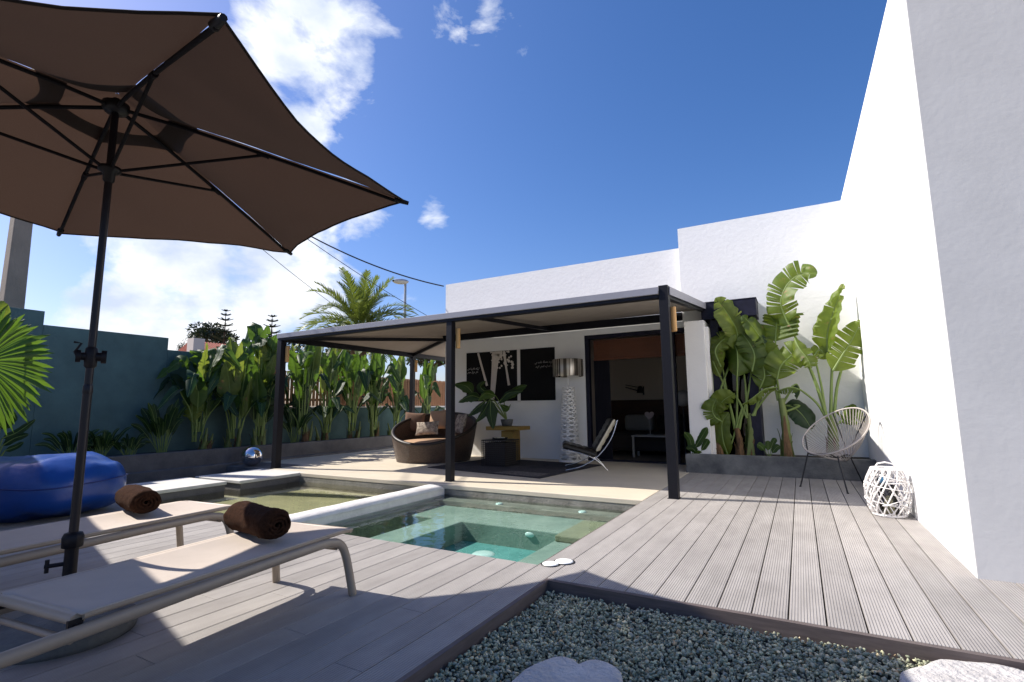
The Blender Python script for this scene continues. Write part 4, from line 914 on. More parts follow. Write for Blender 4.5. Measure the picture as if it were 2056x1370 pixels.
# =================================================================== PLANTS
UPV = Vector((0, 0, 1))
def leaf_into(b, path, width, face, fold=.35, tears=0, seed=0, curl=.15, droop=.25, n=26, mi=0, ribmi=1, ribr=.012, shape=(.16, .3), gap=.35):
    """a banana type blade: two half blades split along side veins, plus midrib"""
    rr = random.Random(seed); pts = spline(path, n); k = len(pts)
    tans = [(pts[min(i + 1, k - 1)] - pts[max(i - 1, 0)]).normalized() for i in range(k)]
    f = Vector(face); nor = []
    for t in tans:
        f = (f - t * f.dot(t)); 
        if f.length < 1e-4: f = t.orthogonal()
        f.normalize(); nor.append(f.copy())
    def sample(u):
        x = max(0, min(.9999, u)) * (k - 1); i = int(x); q = x - i; return pts[i].lerp(pts[i + 1], q), tans[i].lerp(tans[i + 1], q).normalized(), nor[i].lerp(nor[i + 1], q).normalized()
    def wd(u): return width * min(1, (max(u, .001) / shape[0]) ** .6) * min(1, (max(1 - u, .001) / shape[1]) ** .62)
    for sg in (1, -1):
        cuts = sorted(rr.uniform(.1, .96) for _ in range(tears)); cuts = [0] + cuts + [1]
        for ci in range(len(cuts) - 1):
            ua, ub = cuts[ci], cuts[ci + 1]
            if ub - ua < .012: continue
            rows = max(2, int((ub - ua) * n)); cols = 5; vs = []; uvs = []
            dr = droop * (rr.uniform(.2, 1.9) if tears else 1); fo = fold + (rr.uniform(-.25, .25) if tears else 0); gp = gap * rr.uniform(.2, 1) if tears else 0; ln = rr.uniform(.82, 1.02) if tears else 1
            uc = (ua + ub) / 2
            for i in range(rows + 1):
                u0 = ua + (ub - ua) * i / rows
                for j in range(cols + 1):
                    v = j / cols; u = uc + (u0 - uc) * (1 - gp * v ** 1.4) if tears else u0
                    p, t, nn = sample(u); s = nn.cross(t).normalized() * sg; ww = wd(u) * ln
                    a = fo - dr * 1.6 * v; off = ww * v
                    jit = .012 * math.sin(40 * u + 7 * sg + seed) * v * (1 if not tears else 1.5)
                    vs.append(p + s * (off * math.cos(a)) + nn * (off * math.sin(a) + jit * width * 4) + t * (.22 * off)); uvs.append((.5 + .5 * sg * v, u * 2.2 + .16 * v))
            fs = [(i * (cols + 1) + j, i * (cols + 1) + j + 1, (i + 1) * (cols + 1) + j + 1, (i + 1) * (cols + 1) + j) for i in range(rows) for j in range(cols)]
            if sg > 0: fs = [tuple(reversed(q)) for q in fs]
            b.add(vs, fs, mi, True, uvs)
    b.tube(pts, [max(.0025, ribr * (1 - i / (k - 1)) ** .7) for i in range(k)], 6, ribmi)
def leaf_part(par, petiole, path, width, face, m='leaf', pet_r=.016, **kw):
    b = MB()
    if petiole: 
        pp = spline(list(petiole) + [path[0]], 12); b.tube(pp, [pet_r * (1.25 - .5 * i / (len(pp) - 1)) for i in range(len(pp))], 7, 1)
    leaf_into(b, path, width, face, ribr=pet_r * .8, **kw)
    return b.build('leaf', [MT[m], MT['midrib']], par)
def stem_part(par, base, top, r0, r1, m='stem', seed=0):
    base = Vector(base); top = Vector(top); mid = base.lerp(top, .5) + Vector((.02, 0, 0)); pp = spline([base, mid, top], 14)
    b = MB()
    rr = random.Random(seed)
    b.tube(pp, [r0 + (r1 - r0) * (i / 14) ** .8 + .12 * r0 * math.sin(i * 2.1 + seed) * (1 - i / 14) for i in range(15)], 12, 0)
    for i in range(7):             # overlapping dry sheath strips
        a = i * 2.4 + seed; h = rr.uniform(.2, .75); q0 = r0 * 1.04; d_ = Vector((math.cos(a), math.sin(a), 0)); s_ = Vector((-d_.y, d_.x, 0)); up_ = (top - base)
        vs = []
        for q in range(7):
            u = q / 6; c_ = base + up_ * (h * u) + d_ * (q0 * (1 - .2 * u) + (.035 * (u - .75) * 4 if u > .75 else 0)); wdt = r0 * .8 * (1 - u * .85); vs += [c_ - s_ * wdt, c_ + d_ * .006, c_ + s_ * wdt]
        b.add(vs, [(3 * q + j, 3 * q + j + 1, 3 * q + j + 4, 3 * q + j + 3) for q in range(6) for j in range(2)], 0 if rr.random() < .55 else 1, True)
    return b.build('stem', [MT[m], MT['sheath']], par)

# --- big plants by the window, traced leaf by leaf
YP = 9.05
def Q(px, py, dy=0): return at_y(px, py, YP + dy)
def big_plant(label, base, top, r0, r1, m='sheath', seed=0, dy=0):
    t = thing('banana_plant', label, 'banana plant', Q(*base, dy), 'banana plants in the planter by the window'); bpt = Q(*base, dy); bpt.z = .24
    stem_part(t, bpt, Q(*top, dy), r0 * .78, r1 * .8, m, seed); return t
FC = Vector((-.15, -1, .15)); FS = Vector((-.75, -.6, .3))
a = big_plant('leftmost banana plant in the window planter with a fibrous brown trunk', (1445, 925), (1438, 850), .085, .06, seed=1, dy=-.05)
leaf_part(a, [Q(1438, 852), Q(1445, 790), Q(1462, 740)], [Q(1474, 705), Q(1480, 668, -.05), Q(1462, 632, -.1), Q(1437, 598, -.15)], .24, Vector((.5, -.8, .4)), 'leaf_yellowed', fold=.5, tears=5, seed=2, gap=.12)
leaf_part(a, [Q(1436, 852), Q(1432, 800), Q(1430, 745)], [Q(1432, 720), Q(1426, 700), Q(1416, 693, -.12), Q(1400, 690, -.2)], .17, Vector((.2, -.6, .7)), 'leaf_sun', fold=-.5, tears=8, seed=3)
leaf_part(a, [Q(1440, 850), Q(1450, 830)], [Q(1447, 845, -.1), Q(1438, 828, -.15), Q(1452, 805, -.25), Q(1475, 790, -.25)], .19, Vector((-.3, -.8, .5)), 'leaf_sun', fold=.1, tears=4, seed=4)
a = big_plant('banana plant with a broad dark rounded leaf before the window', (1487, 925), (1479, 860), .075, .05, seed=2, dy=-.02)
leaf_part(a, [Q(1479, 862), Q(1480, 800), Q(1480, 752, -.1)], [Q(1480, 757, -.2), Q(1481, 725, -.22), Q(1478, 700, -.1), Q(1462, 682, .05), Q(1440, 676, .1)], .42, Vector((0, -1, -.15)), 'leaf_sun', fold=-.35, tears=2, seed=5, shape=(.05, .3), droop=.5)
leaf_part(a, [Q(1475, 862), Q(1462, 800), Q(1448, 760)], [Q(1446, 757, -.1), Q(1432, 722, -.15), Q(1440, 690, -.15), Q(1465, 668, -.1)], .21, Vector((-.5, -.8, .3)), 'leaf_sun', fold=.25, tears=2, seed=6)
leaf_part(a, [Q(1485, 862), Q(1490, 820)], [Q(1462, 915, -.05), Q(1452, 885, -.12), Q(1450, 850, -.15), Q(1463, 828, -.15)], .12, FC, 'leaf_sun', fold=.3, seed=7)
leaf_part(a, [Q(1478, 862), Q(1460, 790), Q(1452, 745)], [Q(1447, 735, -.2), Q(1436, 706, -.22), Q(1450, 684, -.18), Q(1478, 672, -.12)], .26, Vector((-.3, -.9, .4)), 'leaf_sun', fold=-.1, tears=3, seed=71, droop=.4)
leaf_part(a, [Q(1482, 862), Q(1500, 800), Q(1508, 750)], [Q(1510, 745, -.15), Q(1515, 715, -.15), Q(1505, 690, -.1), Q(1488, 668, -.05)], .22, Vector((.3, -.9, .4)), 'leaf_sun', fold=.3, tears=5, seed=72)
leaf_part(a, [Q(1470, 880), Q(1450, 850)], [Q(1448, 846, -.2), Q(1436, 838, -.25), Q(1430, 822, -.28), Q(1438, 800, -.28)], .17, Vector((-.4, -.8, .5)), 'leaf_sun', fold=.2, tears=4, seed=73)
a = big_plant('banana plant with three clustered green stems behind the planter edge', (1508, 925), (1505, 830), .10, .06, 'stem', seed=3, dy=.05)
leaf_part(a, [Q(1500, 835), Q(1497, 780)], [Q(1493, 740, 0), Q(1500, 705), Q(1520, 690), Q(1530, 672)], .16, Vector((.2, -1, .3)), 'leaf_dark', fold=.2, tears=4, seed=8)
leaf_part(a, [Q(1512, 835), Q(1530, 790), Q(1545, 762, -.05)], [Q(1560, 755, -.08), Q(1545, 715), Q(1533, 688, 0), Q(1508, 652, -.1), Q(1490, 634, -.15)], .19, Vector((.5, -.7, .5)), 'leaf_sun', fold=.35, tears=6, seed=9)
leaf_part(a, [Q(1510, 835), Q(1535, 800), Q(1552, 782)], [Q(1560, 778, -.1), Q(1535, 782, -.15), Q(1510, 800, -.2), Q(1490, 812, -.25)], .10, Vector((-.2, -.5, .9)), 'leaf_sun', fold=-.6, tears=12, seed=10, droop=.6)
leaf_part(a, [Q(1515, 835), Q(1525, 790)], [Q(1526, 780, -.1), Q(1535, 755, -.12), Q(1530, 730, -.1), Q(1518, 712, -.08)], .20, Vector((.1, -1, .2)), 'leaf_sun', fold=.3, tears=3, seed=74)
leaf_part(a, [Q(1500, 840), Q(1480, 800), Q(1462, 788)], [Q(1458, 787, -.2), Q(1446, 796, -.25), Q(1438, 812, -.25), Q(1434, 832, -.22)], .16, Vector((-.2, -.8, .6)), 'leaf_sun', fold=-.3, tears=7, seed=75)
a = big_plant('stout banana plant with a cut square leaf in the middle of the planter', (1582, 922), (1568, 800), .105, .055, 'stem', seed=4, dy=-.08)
leaf_part(a, [Q(1566, 805), Q(1560, 760), Q(1557, 720)], [Q(1557, 686, .05), Q(1558, 666, .05), Q(1560, 646, .05), Q(1561, 634, .05)], .36, Vector((-.5, -1, .1)), 'leaf_yellowed', fold=.25, seed=11, shape=(.03, .02), tears=1)
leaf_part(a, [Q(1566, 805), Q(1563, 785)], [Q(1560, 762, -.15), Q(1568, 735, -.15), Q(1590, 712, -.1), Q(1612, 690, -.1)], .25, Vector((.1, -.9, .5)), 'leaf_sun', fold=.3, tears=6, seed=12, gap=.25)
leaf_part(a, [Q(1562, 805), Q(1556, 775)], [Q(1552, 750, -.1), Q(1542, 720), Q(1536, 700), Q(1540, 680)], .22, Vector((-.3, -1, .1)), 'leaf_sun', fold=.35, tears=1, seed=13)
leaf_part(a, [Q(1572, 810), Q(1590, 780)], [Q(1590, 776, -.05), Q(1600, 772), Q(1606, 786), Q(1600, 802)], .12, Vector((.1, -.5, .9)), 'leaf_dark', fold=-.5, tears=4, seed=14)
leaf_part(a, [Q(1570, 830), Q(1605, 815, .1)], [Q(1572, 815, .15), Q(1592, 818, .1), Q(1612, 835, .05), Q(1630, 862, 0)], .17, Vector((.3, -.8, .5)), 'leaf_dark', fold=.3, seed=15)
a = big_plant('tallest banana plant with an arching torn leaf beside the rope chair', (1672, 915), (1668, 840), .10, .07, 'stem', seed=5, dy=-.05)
leaf_part(a, [Q(1662, 845), Q(1640, 775), Q(1622, 730), Q(1606, 694)], [Q(1592, 668, -.05), Q(1575, 632, -.05), Q(1568, 604, -.1), Q(1582, 570, -.1), Q(1612, 548, -.15), Q(1640, 552, -.2)], .26, Vector((-.5, -.8, .5)), 'leaf_yellowed', fold=.45, tears=15, seed=16, gap=.3, n=36, pet_r=.022)
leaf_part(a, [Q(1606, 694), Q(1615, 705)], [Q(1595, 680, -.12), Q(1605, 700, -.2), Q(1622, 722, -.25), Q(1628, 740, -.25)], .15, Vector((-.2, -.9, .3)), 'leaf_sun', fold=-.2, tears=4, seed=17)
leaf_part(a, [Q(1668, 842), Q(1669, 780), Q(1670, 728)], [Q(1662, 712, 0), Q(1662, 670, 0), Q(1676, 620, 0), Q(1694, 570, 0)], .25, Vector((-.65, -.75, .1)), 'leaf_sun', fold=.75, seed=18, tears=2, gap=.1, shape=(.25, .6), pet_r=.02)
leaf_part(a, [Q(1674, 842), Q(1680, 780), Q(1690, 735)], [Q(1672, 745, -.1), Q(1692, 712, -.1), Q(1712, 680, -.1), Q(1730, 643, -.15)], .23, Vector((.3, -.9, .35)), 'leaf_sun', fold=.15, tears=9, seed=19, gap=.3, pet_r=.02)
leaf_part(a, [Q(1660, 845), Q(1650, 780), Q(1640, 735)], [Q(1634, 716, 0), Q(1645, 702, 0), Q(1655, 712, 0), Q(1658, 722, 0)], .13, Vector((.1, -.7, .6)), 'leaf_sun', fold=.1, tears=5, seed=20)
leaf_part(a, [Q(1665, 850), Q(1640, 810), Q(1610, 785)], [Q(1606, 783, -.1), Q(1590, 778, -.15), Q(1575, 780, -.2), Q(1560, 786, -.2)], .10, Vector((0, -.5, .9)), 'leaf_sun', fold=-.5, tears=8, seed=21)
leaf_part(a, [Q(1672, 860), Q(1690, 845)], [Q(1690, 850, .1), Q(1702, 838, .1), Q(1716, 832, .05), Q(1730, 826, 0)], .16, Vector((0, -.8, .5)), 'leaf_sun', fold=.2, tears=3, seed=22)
# low shoots at the planter's ends
sp_ = thing('leafy_shoot', 'small leafy shoot at the left end of the window planter', 'plant', Q(1385, 920, -.25))
b0 = Q(1392, 924, -.3); b0.z = .2
for i, (pa, pb, wd_) in enumerate((((1390, 905), (1374, 868), .06), ((1395, 900), (1420, 858), .06), ((1398, 910), (1378, 900), .055), ((1402, 912), (1392, 915), .06), ((1408, 905), (1422, 882), .05))):
    leaf_part(sp_, [b0], [Q(*pa, -.3), Q((pa[0] + pb[0]) / 2 + 3, (pa[1] + pb[1]) / 2 - 4, -.32), Q(*pb, -.34)], wd_, FC, 'leaf', pet_r=.006, fold=.3, seed=30 + i, n=12)
sp_ = thing('leafy_shoot', 'small leafy shoot between the trunks in the window planter', 'plant', Q(1545, 920, -.2)); b0 = Q(1545, 924, -.2); b0.z = .24
for i, (pa, pb, wd_) in enumerate((((1535, 905), (1520, 893), .05), ((1542, 905), (1542, 885), .04), ((1550, 910), (1566, 895), .045), ((1548, 900), (1558, 880), .04))):
    leaf_part(sp_, [b0], [Q(*pa, -.2), Q((pa[0] + pb[0]) / 2, (pa[1] + pb[1]) / 2 - 3, -.2), Q(*pb, -.2)], wd_, FC, 'leaf', pet_r=.005, fold=.3, seed=40 + i, n=10)

# --- row of banana plants along the green wall
def row_plant(px, base_py, top_py, label, seed, spread=.55, nl=9, X=-10.5, cat='banana plant', lw=.20):
    rr = random.Random(seed); base = at_x(px, base_py, X); base.z = .26; H = at_x(px, top_py, X).z - .26
    t = thing('banana_plant', label, cat, base, 'banana plants along the green wall')
    for j in range(3):
        off = Vector((rr.uniform(-.12, .12), rr.uniform(-.2, .2), 0)); stem_part(t, base + off, base + off * 1.5 + Vector((0, 0, H * rr.uniform(.14, .2))), rr.uniform(.05, .07), .012, 'stem', seed + j)
    nl += 4
    for i in range(nl + 8):
        low = i >= nl; a = 2.399 * i + rr.uniform(-.5, .5); out_ = spread * 1.25 * rr.uniform(.3, 1.0)
        h_ = H * (rr.uniform(.30, .66) if low else (rr.uniform(.84, .99) if i % 3 == 0 else rr.uniform(.55, .86)))
        dx, dy = math.cos(a) * .7, math.sin(a); ll = min(h_ * .58, rr.uniform(.6, 1.0)); b0 = base + Vector((dx * .05, dy * .10, H * (.08 if low else .16)))
        if rr.random() < (.25 if low else .66):      # upright paddle
            q = rr.uniform(.45, 1.0); tip = base + Vector((dx * out_ * q, dy * out_ * q, h_)); p0 = base + Vector((dx * out_ * q * .5, dy * out_ * q * .5, h_ - ll)); mid = p0.lerp(tip, .5) + Vector((-dx * .04, -dy * .04, .04)); face = Vector((rr.uniform(.5, 1.0), rr.uniform(-1, .5), rr.uniform(.0, .35)))
        else:                                         # leaf arching over and hanging
            p0 = base + Vector((dx * out_ * .55, dy * out_ * .55, h_ - ll * .45)); mid = base + Vector((dx * (out_ + .10), dy * (out_ + .10), h_)); tip = base + Vector((dx * (out_ + .50), dy * (out_ + .50), h_ - ll * rr.uniform(.3, .7))); face = Vector((-dx * .5 + .3, -dy * .5 - .2, .9))
        leaf_part(t, [b0, b0.lerp(p0, .55) + Vector((-dx * .03, -dy * .03, .05))], [p0, p0.lerp(mid, .55) + Vector((0, 0, .03)), mid, tip], lw * rr.uniform(.55, 1.05) * (.75 if low else 1), face, 'leaf_dark' if low else ('leaf' if rr.random() < .78 else 'leaf_yellowed'), fold=rr.uniform(.15, .7), tears=rr.choice((0, 0, 1, 2, 4, 7)), seed=seed * 31 + i, gap=.18, n=16, pet_r=.013, shape=(.2, rr.uniform(.35, .65)), droop=rr.uniform(.1, .4))
    return t
row_plant(395, 898, 668, 'banana plant with three upright paddle leaves left of the row', 5, .55, 8, lw=.25)
row_plant(470, 893, 655, 'banana plant under the tall pale pointed leaf beside the red roof', 12, .6, 8, lw=.25)
row_plant(520, 890, 642, 'banana plant just left of the front pergola post with drooping leaves', 21, .6, 9, lw=.25)
row_plant(606, 888, 665, 'banana plant just right of the left pergola post', 33, .55, 9, X=-10.4)
row_plant(655, 886, 672, 'banana plant with dense arching leaves below the palm', 44, .6, 9)
row_plant(705, 884, 676, 'banana plant in front of the bare fence boards', 51, .55, 8)
row_plant(748, 882, 680, 'banana plant behind the left side of the daybed', 62, .6, 8)
row_plant(795, 880, 690, 'banana plant just left of the rear pergola post', 71, .5, 8, X=-10.4)
row_plant(858, 875, 700, 'banana plant furthest right, beside the house corner', 83, .5, 6, X=-10.3)

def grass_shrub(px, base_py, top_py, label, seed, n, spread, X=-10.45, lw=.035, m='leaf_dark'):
    rr = random.Random(seed); base = at_x(px, base_py, X); base.z = .26; H = at_x(px, top_py, X).z - .26
    t = thing('leafy_shrub', label, 'shrub', base, 'low shrubs under the green wall')
    for i in range(n):
        a = rr.uniform(0, 6.283); o_ = spread * rr.uniform(.25, 1); h_ = H * rr.uniform(.45, 1); d_ = Vector((math.cos(a) * .7, math.sin(a), 0)); b0 = base + d_ * .1 * rr.random()
        p0 = base + d_ * o_ * .4 + Vector((0, 0, h_ * .45)); tip = base + d_ * o_ + Vector((0, 0, h_ * rr.uniform(.75, 1)))
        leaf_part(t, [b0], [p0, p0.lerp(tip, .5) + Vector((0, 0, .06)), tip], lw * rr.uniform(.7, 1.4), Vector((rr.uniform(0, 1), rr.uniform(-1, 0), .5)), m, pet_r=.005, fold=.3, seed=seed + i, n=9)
grass_shrub(325, 903, 795, 'clump of narrow dark upright leaves left of the banana row', 3, 26, .55, lw=.05)
grass_shrub(145, 915, 846, 'low dark leafy shrub left of the parasol pole', 9, 30, .5)
grass_shrub(205, 912, 852, 'low dark leafy shrub just right of the parasol pole', 15, 30, .45)
grass_shrub(258, 908, 868, 'smallest dark leafy shrub below the green wall', 19, 22, .38)
grass_shrub(590, 888, 790, 'low ferny shrub behind the left pergola post', 25, 18, .5, lw=.05)
# strelitzia leaves and fan palm at the left edge
t = thing('broad_leaf_plant', 'dark broad leaved plant at the left edge of the bed', 'plant', at_x(-20, 930, -9.5))
b0 = at_x(-15, 925, -9.6); b0.z = .28
for i, (p1, p2, p3, wv) in enumerate((((-5, 850), (8, 830), (20, 790), .09), ((0, 862), (15, 840), (30, 828), .10), ((5, 880), (35, 868), (72, 842), .05), ((5, 895), (30, 880), (58, 872), .05), ((10, 905), (30, 898), (48, 888), .04), ((-12, 640), (4, 622), (16, 612), .10))):
    leaf_part(t, [b0], [at_x(*p1, -9.5), at_x(*p2, -9.4), at_x(*p3, -9.3)], wv, Vector((.8, -.5, .3)), 'leaf_yellowed' if i == 5 else 'leaf_dark', pet_r=.01, fold=.35, seed=60 + i, n=12)
fp = thing('fan_palm', 'fan palm leaf glowing green at the left edge', 'palm', at_x(-40, 930, -8.9))
hubp = at_x(-38, 728, -8.8); b = MB(); root = at_x(-45, 925, -8.9); root.z = .0
MB().tube(spline([root, root.lerp(hubp, .5) + Vector((.05, 0, 0)), hubp], 10), .018, 8).build('stalk', MT['midrib'], fp)
rr = random.Random(2)
ex = at_x(68, 722, -8.8) - hubp; ey = at_x(-32, 622, -8.8) - hubp; nf = ex.cross(ey).normalized()
for i in range(44):
    a = R(-82 + 172 * i / 43); ln = 1.42 + .1 * math.sin(i * 1.7) + rr.uniform(-.08, .08); ln *= (1 - .22 * abs(math.sin(a)) ** 2 * (1 if a > 0 else .4)); d_ = ex * math.cos(a) + ey * math.sin(a); d2 = ex * -math.sin(a) + ey * math.cos(a)
    vs = []
    for q in range(9):
        u = q / 8; wv = .030 * (u * 1.25 if u < .8 else 1.0 * (1 - (u - .8) / .2 * .96)); c_ = hubp + d_ * (ln * u) + Vector((0, 0, -.10 * u ** 3)) + nf * (.05 * math.sin(i * 2.6) * u * u)
        fo_ = .012 * (1 if i % 2 else -1) * u; vs += [c_ - d2 * (wv * 1.9) + nf * fo_, c_ + nf * (.010 * u), c_ + d2 * (wv * 1.9) - nf * fo_]
    b.add(vs, [(3 * q + j, 3 * q + j + 1, 3 * q + j + 4, 3 * q + j + 3) for q in range(8) for j in range(2)], 0, True, [(0, .1)] * len(vs))
b.build('leaf', MT['fan_leaf'], fp)

# potted philodendron on the ochre table
pp_ = thing('potted_plant', 'potted plant with broad drooping leaves on the ochre table', 'potted plant', (-5.3, 9.0, .69))
MB().lathe([(0, 0), (.10, 0), (.13, .13), (.12, .13), (.11, .11), (0, .11)], 24, c=(-5.2, 9.0, .692)).build('pot', MT['conc_dark'], pp_)
c0 = Vector((-5.2, 9.0, .80))
for i, (p1, p2, p3, wv, dy) in enumerate((((950, 790), (935, 775), (912, 772), .17, -.1), ((965, 800), (945, 795), (920, 808), .16, -.2), ((985, 800), (972, 825), (955, 848), .14, -.3), ((1010, 800), (1035, 782), (1058, 774), .15, 0), ((1000, 810), (1020, 790), (1050, 785), .13, -.15),
        ((985, 805), (985, 830), (990, 862), .17, -.35), ((995, 795), (975, 790), (960, 805), .15, -.25), ((980, 790), (965, 778), (975, 765), .11, .1), ((975, 805), (955, 822), (940, 835), .12, -.3), ((1005, 812), (1018, 820), (1025, 812), .09, -.2))):
    leaf_part(pp_, [c0, c0.lerp(at_y(*p1, 9.0 + dy), .6) + Vector((0, 0, .05))], [at_y(*p1, 9.0 + dy), at_y(*p2, 8.95 + dy), at_y(*p3, 8.9 + dy)], wv, Vector((.1, -.8, .55)), 'leaf_dark' if i % 3 else 'leaf', pet_r=.008, fold=.12, droop=.35, seed=90 + i, n=12, shape=(.35, .75))

# =================================================================== ROPE CHAIR, LANTERN
def rope_chair():
    c = Vector((.36, 7.76, .70)); nrm = Vector((-.50, -.46, .74)).normalized()
    t = thing('rope_chair', 'round beige cord chair on thin black steel legs', 'chair', (.33, 7.8, 0))
    ux = UPV.cross(nrm).normalized(); uy = nrm.cross(ux).normalized()
    def rim(a, q=1.0): 
        rx, ry = .435, .40 + .05 * (math.sin(a) > 0) * math.sin(a); return c + ux * (rx * q * math.cos(a)) + uy * (ry * q * math.sin(a))
    MB().tube([rim(2 * math.pi * i / 72) for i in range(72)], .0105, 10, closed=True).build('hoop', MT['rope'], t)
    low = c - nrm * .33 - uy * .17 + Vector((0.03, 0, -.0)); low.z = .375
    r2 = .055
    b = MB(); n = 56
    for i in range(n):
        a = 2 * math.pi * i / n; p = rim(a); q = low + ux * (r2 * math.cos(a)) + uy * (r2 * math.sin(a)); m_ = p.lerp(q, .5) + (q - p).length * .06 * (-nrm)
        b.tube(spline([p, m_, q], 6), .0048, 5)
    b.build('cords', MT['rope'], t)
    MB().tube([low + ux * (r2 * math.cos(a)) + uy * (r2 * math.sin(a)) for a in [2 * math.pi * i / 24 for i in range(24)]], .008, 8, closed=True).build('lower_ring', MT['wire'], t)
    f = [Vector((-.07, 7.71, 0)), Vector((.42, 7.35, 0)), Vector((.66, 8.29, 0))]; tops = [Vector((.05, 7.72, .42)), Vector((.36, 7.52, .40)), Vector((.50, 8.0, .42))]
    for a_, b_ in zip(f, tops): MB().tube([a_, b_ + Vector((0, 0, .02))], .009, 8).tube([a_, a_ + Vector((0, 0, .012))], .013, 8).build('leg', MT['wire'], t)
    MB().tube(tops, .008, 8, closed=True).tube([tops[0], rim(math.pi * 1.06)], .008, 8).tube([tops[1], rim(math.pi * 1.62)], .008, 8).tube([tops[2], rim(math.pi * .3)], .008, 8).tube([tops[2], rim(math.pi * .7)], .008, 8).build('leg_frame', MT['wire'], t)
rope_chair()
def wicker_lantern():
    c = Vector((.672, 6.10, 0)); t = thing('wicker_lantern', 'white woven willow lantern with a candle by the white wall', 'lantern', c)
    H_ = .45
    def rad(z): u = z / H_; return .088 + .088 * math.sin(math.pi * min(1, max(0, u * .90 + .07))) ** .7
    b = MB(); rr = random.Random(3)
    for k_ in range(24):
        for sgn in (1, -1):
            a0_ = 2 * math.pi * k_ / 15 + rr.uniform(-.1, .1); tw = sgn * rr.uniform(1.0, 1.5); off = .006 * sgn; pts = []
            for i in range(22): z = .012 + (H_ - .03) * i / 21; a = a0_ + tw * i / 21; r = rad(z) + off; pts.append(c + Vector((r * math.cos(a), r * math.sin(a), z)))
            b.tube(pts, rr.uniform(.005, .007), 6)
    for k_ in range(26):          # loose twigs
        a0_ = rr.uniform(0, 6.28); z0_ = rr.uniform(.03, .40); tw = rr.uniform(-2.2, 2.2); dz = rr.uniform(-.12, .12); pts = []
        for i in range(12): z = min(H_ - .02, max(.015, z0_ + dz * i / 11)); a = a0_ + tw * i / 11; r = rad(z) + rr.uniform(.004, .016); pts.append(c + Vector((r * math.cos(a), r * math.sin(a), z)))
        b.tube(pts, .0045, 5)
    for z in (.012, H_ - .015): b.tube([c + Vector((rad(z) * math.cos(q * math.pi / 16), rad(z) * math.sin(q * math.pi / 16), z)) for q in range(32)], .013, 8, closed=True)
    b.build('basket', MT['lantern'], t)
    MB().tube([c + Vector((-.09, 0, H_ - .02)), c + Vector((-.06, 0, H_ + .03)), c + Vector((0, 0, H_ + .045)), c + Vector((.06, 0, H_ + .03)), c + Vector((.09, 0, H_ - .02))], .008, 7).build('handle', MT['lantern'], t)
    MB().lathe([(0, .02), (.055, .02), (.055, .19), (.05, .195), (0, .19)], 20, c=c).build('candle', MT['candle'], t)
    MB().lathe([(.075, .015), (.08, .28), (.077, .28), (.072, .015)], 24, c=c).build('glass', MT['glass'], t)
    MB().lathe([(0, .29), (.03, .30), (.035, .33), (.02, .36), (0, .36)], 14, c=c + Vector((-.03, .02, 0))).build('ornament', MT['blueglass'], t)
wicker_lantern()

# =================================================================== BEYOND THE WALL
# canary palm
PB = at_x(722, 660, -17.2); PB.z = 0; CRN = at_x(722, 655, -17.2)
pt = thing('palm_tree', 'tall date palm with arching feather fronds behind the pergola', 'palm tree', PB)
b = MB(); nz = 40
b.tube([PB + Vector((.03 * math.sin(i * .4), 0, CRN.z * i / nz)) for i in range(nz + 1)], [.34 + .035 * (i % 2) for i in range(nz + 1)], 16); b.build('trunk', MT['bark'], pt)
b = MB(); rr = random.Random(11)
for i in range(52):
    a = 2.399 * i; el = R(84) - R(100) * (i / 52) ** .95 + R(rr.uniform(-6, 6)); ln = rr.uniform(2.6, 3.3) * (1.0 if i > 8 else .85); d_ = Vector((math.cos(a), math.sin(a), 0)); pts = []; p_ = CRN + Vector((0, 0, -.1)) + d_ * .12; e_ = el
    ns_ = 14
    for q in range(ns_ + 1):
        pts.append(p_.copy()); p_ = p_ + (d_ * math.cos(e_) + UPV * math.sin(e_)) * (ln / ns_); e_ -= R(3.0 + 5.5 * q / ns_) * (1.1 if el < R(60) else .55)
    b.tube(pts, [.028 * (1 - .85 * q / ns_) for q in range(ns_ + 1)], 5, 1)
    for q in range(2, ns_):
        for h_ in range(3):
            u = (q + h_ / 3); k_ = int(u); fr_ = u - k_; c_ = pts[k_].lerp(pts[k_ + 1], fr_); t_ = (pts[k_ + 1] - pts[k_]).normalized(); s_ = t_.cross(UPV); s_ = s_.normalized() if s_.length > .05 else Vector((-d_.y, d_.x, 0)); nn = s_.cross(t_)
            L_ = .56 * math.sin(math.pi * (.12 + .84 * u / ns_)) ** .7
            for sg in (1, -1):
                tip = c_ + (s_ * sg * .62 + t_ * .72 + nn * rr.uniform(.05, .4)) * L_ + Vector((0, 0, -.05 * L_)); w2 = t_ * .034
                b.add([c_ - w2, c_ + w2, c_.lerp(tip, .6) + w2 * .9, tip, c_.lerp(tip, .6) - w2 * .9], [(0, 1, 2, 3, 4)], 0, False, [(0, 0)] * 5)
b.build('crown', [MT['palm_leaf'], MT['midrib']], pt)
b = MB()
for i in range(40):
    a = 2.399 * i; z = CRN.z - .15 - .9 * (i / 40); d_ = Vector((math.cos(a), math.sin(a), 0)); b.tube([PB + d_ * .32 + Vector((0, 0, z)), PB + d_ * .52 + Vector((0, 0, z + .16))], [.05, .03], 6)
b.build('frond_stumps', MT['bark'], pt)

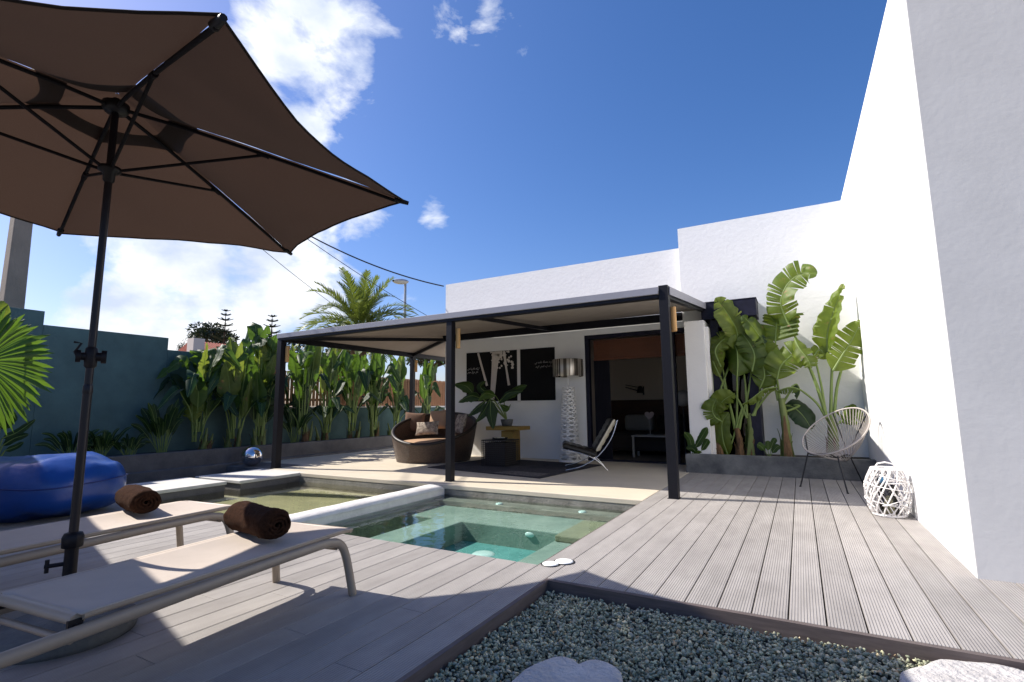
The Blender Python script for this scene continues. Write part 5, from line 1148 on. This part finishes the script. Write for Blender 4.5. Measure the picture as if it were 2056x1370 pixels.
def norfolk(px, py, X, h_, label, seed):
    top = at_x(px, py, X); base = Vector((top.x, top.y, 0)); t = thing('norfolk_pine', label, 'pine tree', base, 'norfolk pines far beyond the wall'); rr = random.Random(seed)
    MB().tube([base, top], [.22, .015], 8).build('trunk', MT['bark'], t); b = MB(); z = top.z - .12; i = 0
    while z > 2.0:
        L_ = .22 + .30 * (top.z - z); L_ = min(L_, 2.6)
        for k_ in range(6):
            a = k_ * math.pi / 3 + i * .5 + rr.uniform(-.15, .15); d_ = Vector((math.cos(a), math.sin(a), 0)); c_ = Vector((base.x, base.y, z)); pts = [c_ + d_ * (L_ * q / 6) + UPV * (L_ * (.02 + .22 * (q / 6) ** 2)) for q in range(7)]
            b.tube(pts, [.03 * (1 - q / 7) + .008 for q in range(7)], 4, 0)
            for q in range(1, 7):
                for sg in (1, -1):
                    for e_ in range(2):
                        s_ = Vector((-d_.y, d_.x, 0)) * sg; p_ = pts[q - 1].lerp(pts[q], .5 * e_ + .5); tip = p_ + (s_ * .75 + d_ * .5 + UPV * .35) * (.10 + .16 * L_); w2 = d_ * .06
                        b.add([p_ - w2, p_ + w2, tip], [(0, 1, 2)], 0, False, [(0, 0)] * 3)
        z -= .36 + .05 * min(6, i); i += 1
    b.build('crown', MT['pine'], t)
norfolk(454, 622, -40, 9, 'tall thin norfolk pine left, above the red roof', 1)
norfolk(547, 633, -33, 8, 'fuller norfolk pine beside the left pergola post', 2)
# dense round pine and far trees
def bushy(px, py, X, rx, rz, label, seed, n=2600, m='dkgreen', name='broad_tree'):
    c = at_x(px, py, X); base = Vector((c.x, c.y, 0)); t = thing(name, label, 'tree', base); rr = random.Random(seed); cl_ = []
    for i in range(26):
        a = rr.uniform(0, 6.28); e_ = rr.uniform(-.5, 1.2); q = rr.uniform(.35, .85); cl_.append(c + Vector((math.cos(a) * math.cos(e_) * rx * q, math.sin(a) * math.cos(e_) * rx * q, math.sin(e_) * rz * q)))
    b = MB()
    b.tube([base, Vector((c.x, c.y, c.z * .8))], [.35, .2], 8)
    for q in cl_[:9]: b.tube([Vector((c.x, c.y, c.z - rz * .6)), q], [.12, .03], 6)
    b.build('trunk', MT['bark'], t); b = MB()
    for i in range(n):
        q = rr.choice(cl_); d_ = Vector((rr.gauss(0, 1), rr.gauss(0, 1), rr.gauss(0, 1))).normalized(); p_ = q + Vector((d_.x * rx * .32, d_.y * rx * .32, d_.z * rz * .30)) * rr.uniform(.55, 1); s_ = .09 * rr.uniform(.6, 1.5) * rx / 2; u = Vector((rr.gauss(0, 1), rr.gauss(0, 1), rr.gauss(0, 1))).normalized(); v_ = d_.cross(u)
        if v_.length < .1: continue
        v_.normalize(); u = (d_ + u * .6).normalized(); b.add([p_ - v_ * s_ * .5, p_ + v_ * s_ * .5, p_ + u * s_ * 2 + v_ * s_ * .2, p_ + u * s_ * 1.8 - v_ * s_ * .4], [(0, 1, 2, 3)], 0, False, [(0, 0)] * 4)
    b.build('crown', MT[m], t)
bushy(425, 678, -44, 2.2, 1.25, 'dark domed tree behind the red roofed house', 4)
bushy(376, 700, -40, .75, .7, 'small pale tree at the foot of the green wall step', 7, 900)
bushy(560, 700, -26, 1.6, 1.0, 'dark bushy tree behind the left pergola post', 9, 1800)
bushy(690, 725, -20, 1.6, 1.1, 'dark bush around the palm trunk', 10, 2000)
bushy(870, 720, -22, 2.0, 1.0, 'green bushy tree beyond the rear pergola post', 14, 2000)
# red roofed house
h0 = at_x(400, 683, -36); h1 = at_x(472, 700, -36)
rh = thing('distant_house', 'cream house with red tiled roof far beyond the green wall', 'house', (h0.x, h0.y, 0))
ya, yb = h0.y, h1.y + 1.2; zt = at_x(440, 683, -36).z; ze = at_x(440, 714, -36).z
MB().box((-41, ya + .7, 0), (-36.3, yb, ze)).build('wall', MT['cream_wall'], rh)
rf = MB(); rf.add([(-36, ya + .6, ze), (-36, yb + .3, ze), (-38.4, yb + .3, zt), (-38.4, ya + .6, zt), (-41, ya + .6, ze), (-41, yb + .3, ze)], [(0, 1, 2, 3), (3, 2, 5, 4), (0, 3, 4), (1, 5, 2)])
k_ = int((yb - ya) / .22)
for i in range(k_): y_ = ya + .62 + i * .22; rf.tube([(-35.97, y_, ze + .02), (-38.4, y_, zt + .03)], .07, 6)
rfo = rf.build('roof', MT['tile'], rh)
MB().box((-37.2, ya - .15, ze - .9), (-36.4, ya + .62, zt + .02)).build('chimney', MT['cream_wall'], rfo)
# street lamp
sl_t = at_x(814, 566, -18); sb = Vector((sl_t.x, sl_t.y, 0)); stl = thing('street_lamp', 'grey street lamp with a flat milky head beyond the pergola', 'street lamp', sb)
MB().tube([sb, Vector((sb.x, sb.y, sl_t.z))], [.10, .065], 10).build('pole', MT['galv'], stl)
hd = MB(); ax_ = (at_x(784, 563, -18) - sl_t).normalized(); 
for sgn, m_ in ((1, 0), (-1, 1)):
    vs = []
    for i in range(13):
        for j in range(7):
            u = i / 12; v_ = j / 6 * math.pi; w_ = .26 * math.sin(math.pi * (.08 + .88 * u)) ** .6; p_ = sl_t + ax_ * (-.14 + 1.1 * u); sd = ax_.cross(UPV).normalized(); vs.append(p_ + sd * (w_ * math.cos(v_)) + UPV * (sgn * (.13 if sgn > 0 else .17) * math.sin(v_) * math.sin(math.pi * (.1 + .85 * u)) ** .6))
    hd.add(vs, [(i * 7 + j, i * 7 + j + 1, (i + 1) * 7 + j + 1, (i + 1) * 7 + j) for i in range(12) for j in range(6)], m_, True)
hd.build('lamp_head', [MT['galv'], MT['lamp_glass']], stl)
# concrete utility pole and cables
up_b = Vector((-13.6, 3.75, 0)); upo = thing('utility_pole', 'tapered concrete utility pole behind the green wall', 'utility pole', up_b)
b = MB(); vs = []
for z, w_ in ((0, .19), (9.3, .10)): vs += [up_b + Vector((a_ * w_, c_ * w_, z)) for a_, c_ in ((-1, -1), (1, -1), (1, 1), (-1, 1))]
b.add(vs, [(0, 1, 5, 4), (1, 2, 6, 5), (2, 3, 7, 6), (3, 0, 4, 7), (4, 5, 6, 7)]); b.build('shaft', MT['pole_conc'], upo, bevel=.02)
MB().box((-14.2, 3.66, 8.9), (-13.0, 3.74, 9.0)).build('crossarm', MT['galv'], upo)
def cable(p, q, via, r, label, ext=None):
    p = Vector(p); q = Vector(q); pts = []
    for i in range(41):
        u = i / 40; c_ = p.lerp(q, u); c_.z -= via * 4 * u * (1 - u); pts.append(c_)
    tag(MB().tube(pts, r, 6).build('overhead_cable', MT['cable']), label, 'cable', 'overhead cables')
e1 = at_y(891, 575, 10.0); m1 = at_y(612, 490, 7.2)
cable(up_b + Vector((.5, -.05, 9.05)), e1, .95, .016, 'thick black cable running to the top corner of the house')
cable(up_b + Vector((0, -.05, 9.05)), at_x(1010, 705, -16.0), .85, .012, 'thin black cable passing in front of the street lamp')
cable(up_b + Vector((-.5, -.05, 9.05)), at_x(800, 690, -30), .8, .012, 'thinnest cable running down behind the palm')
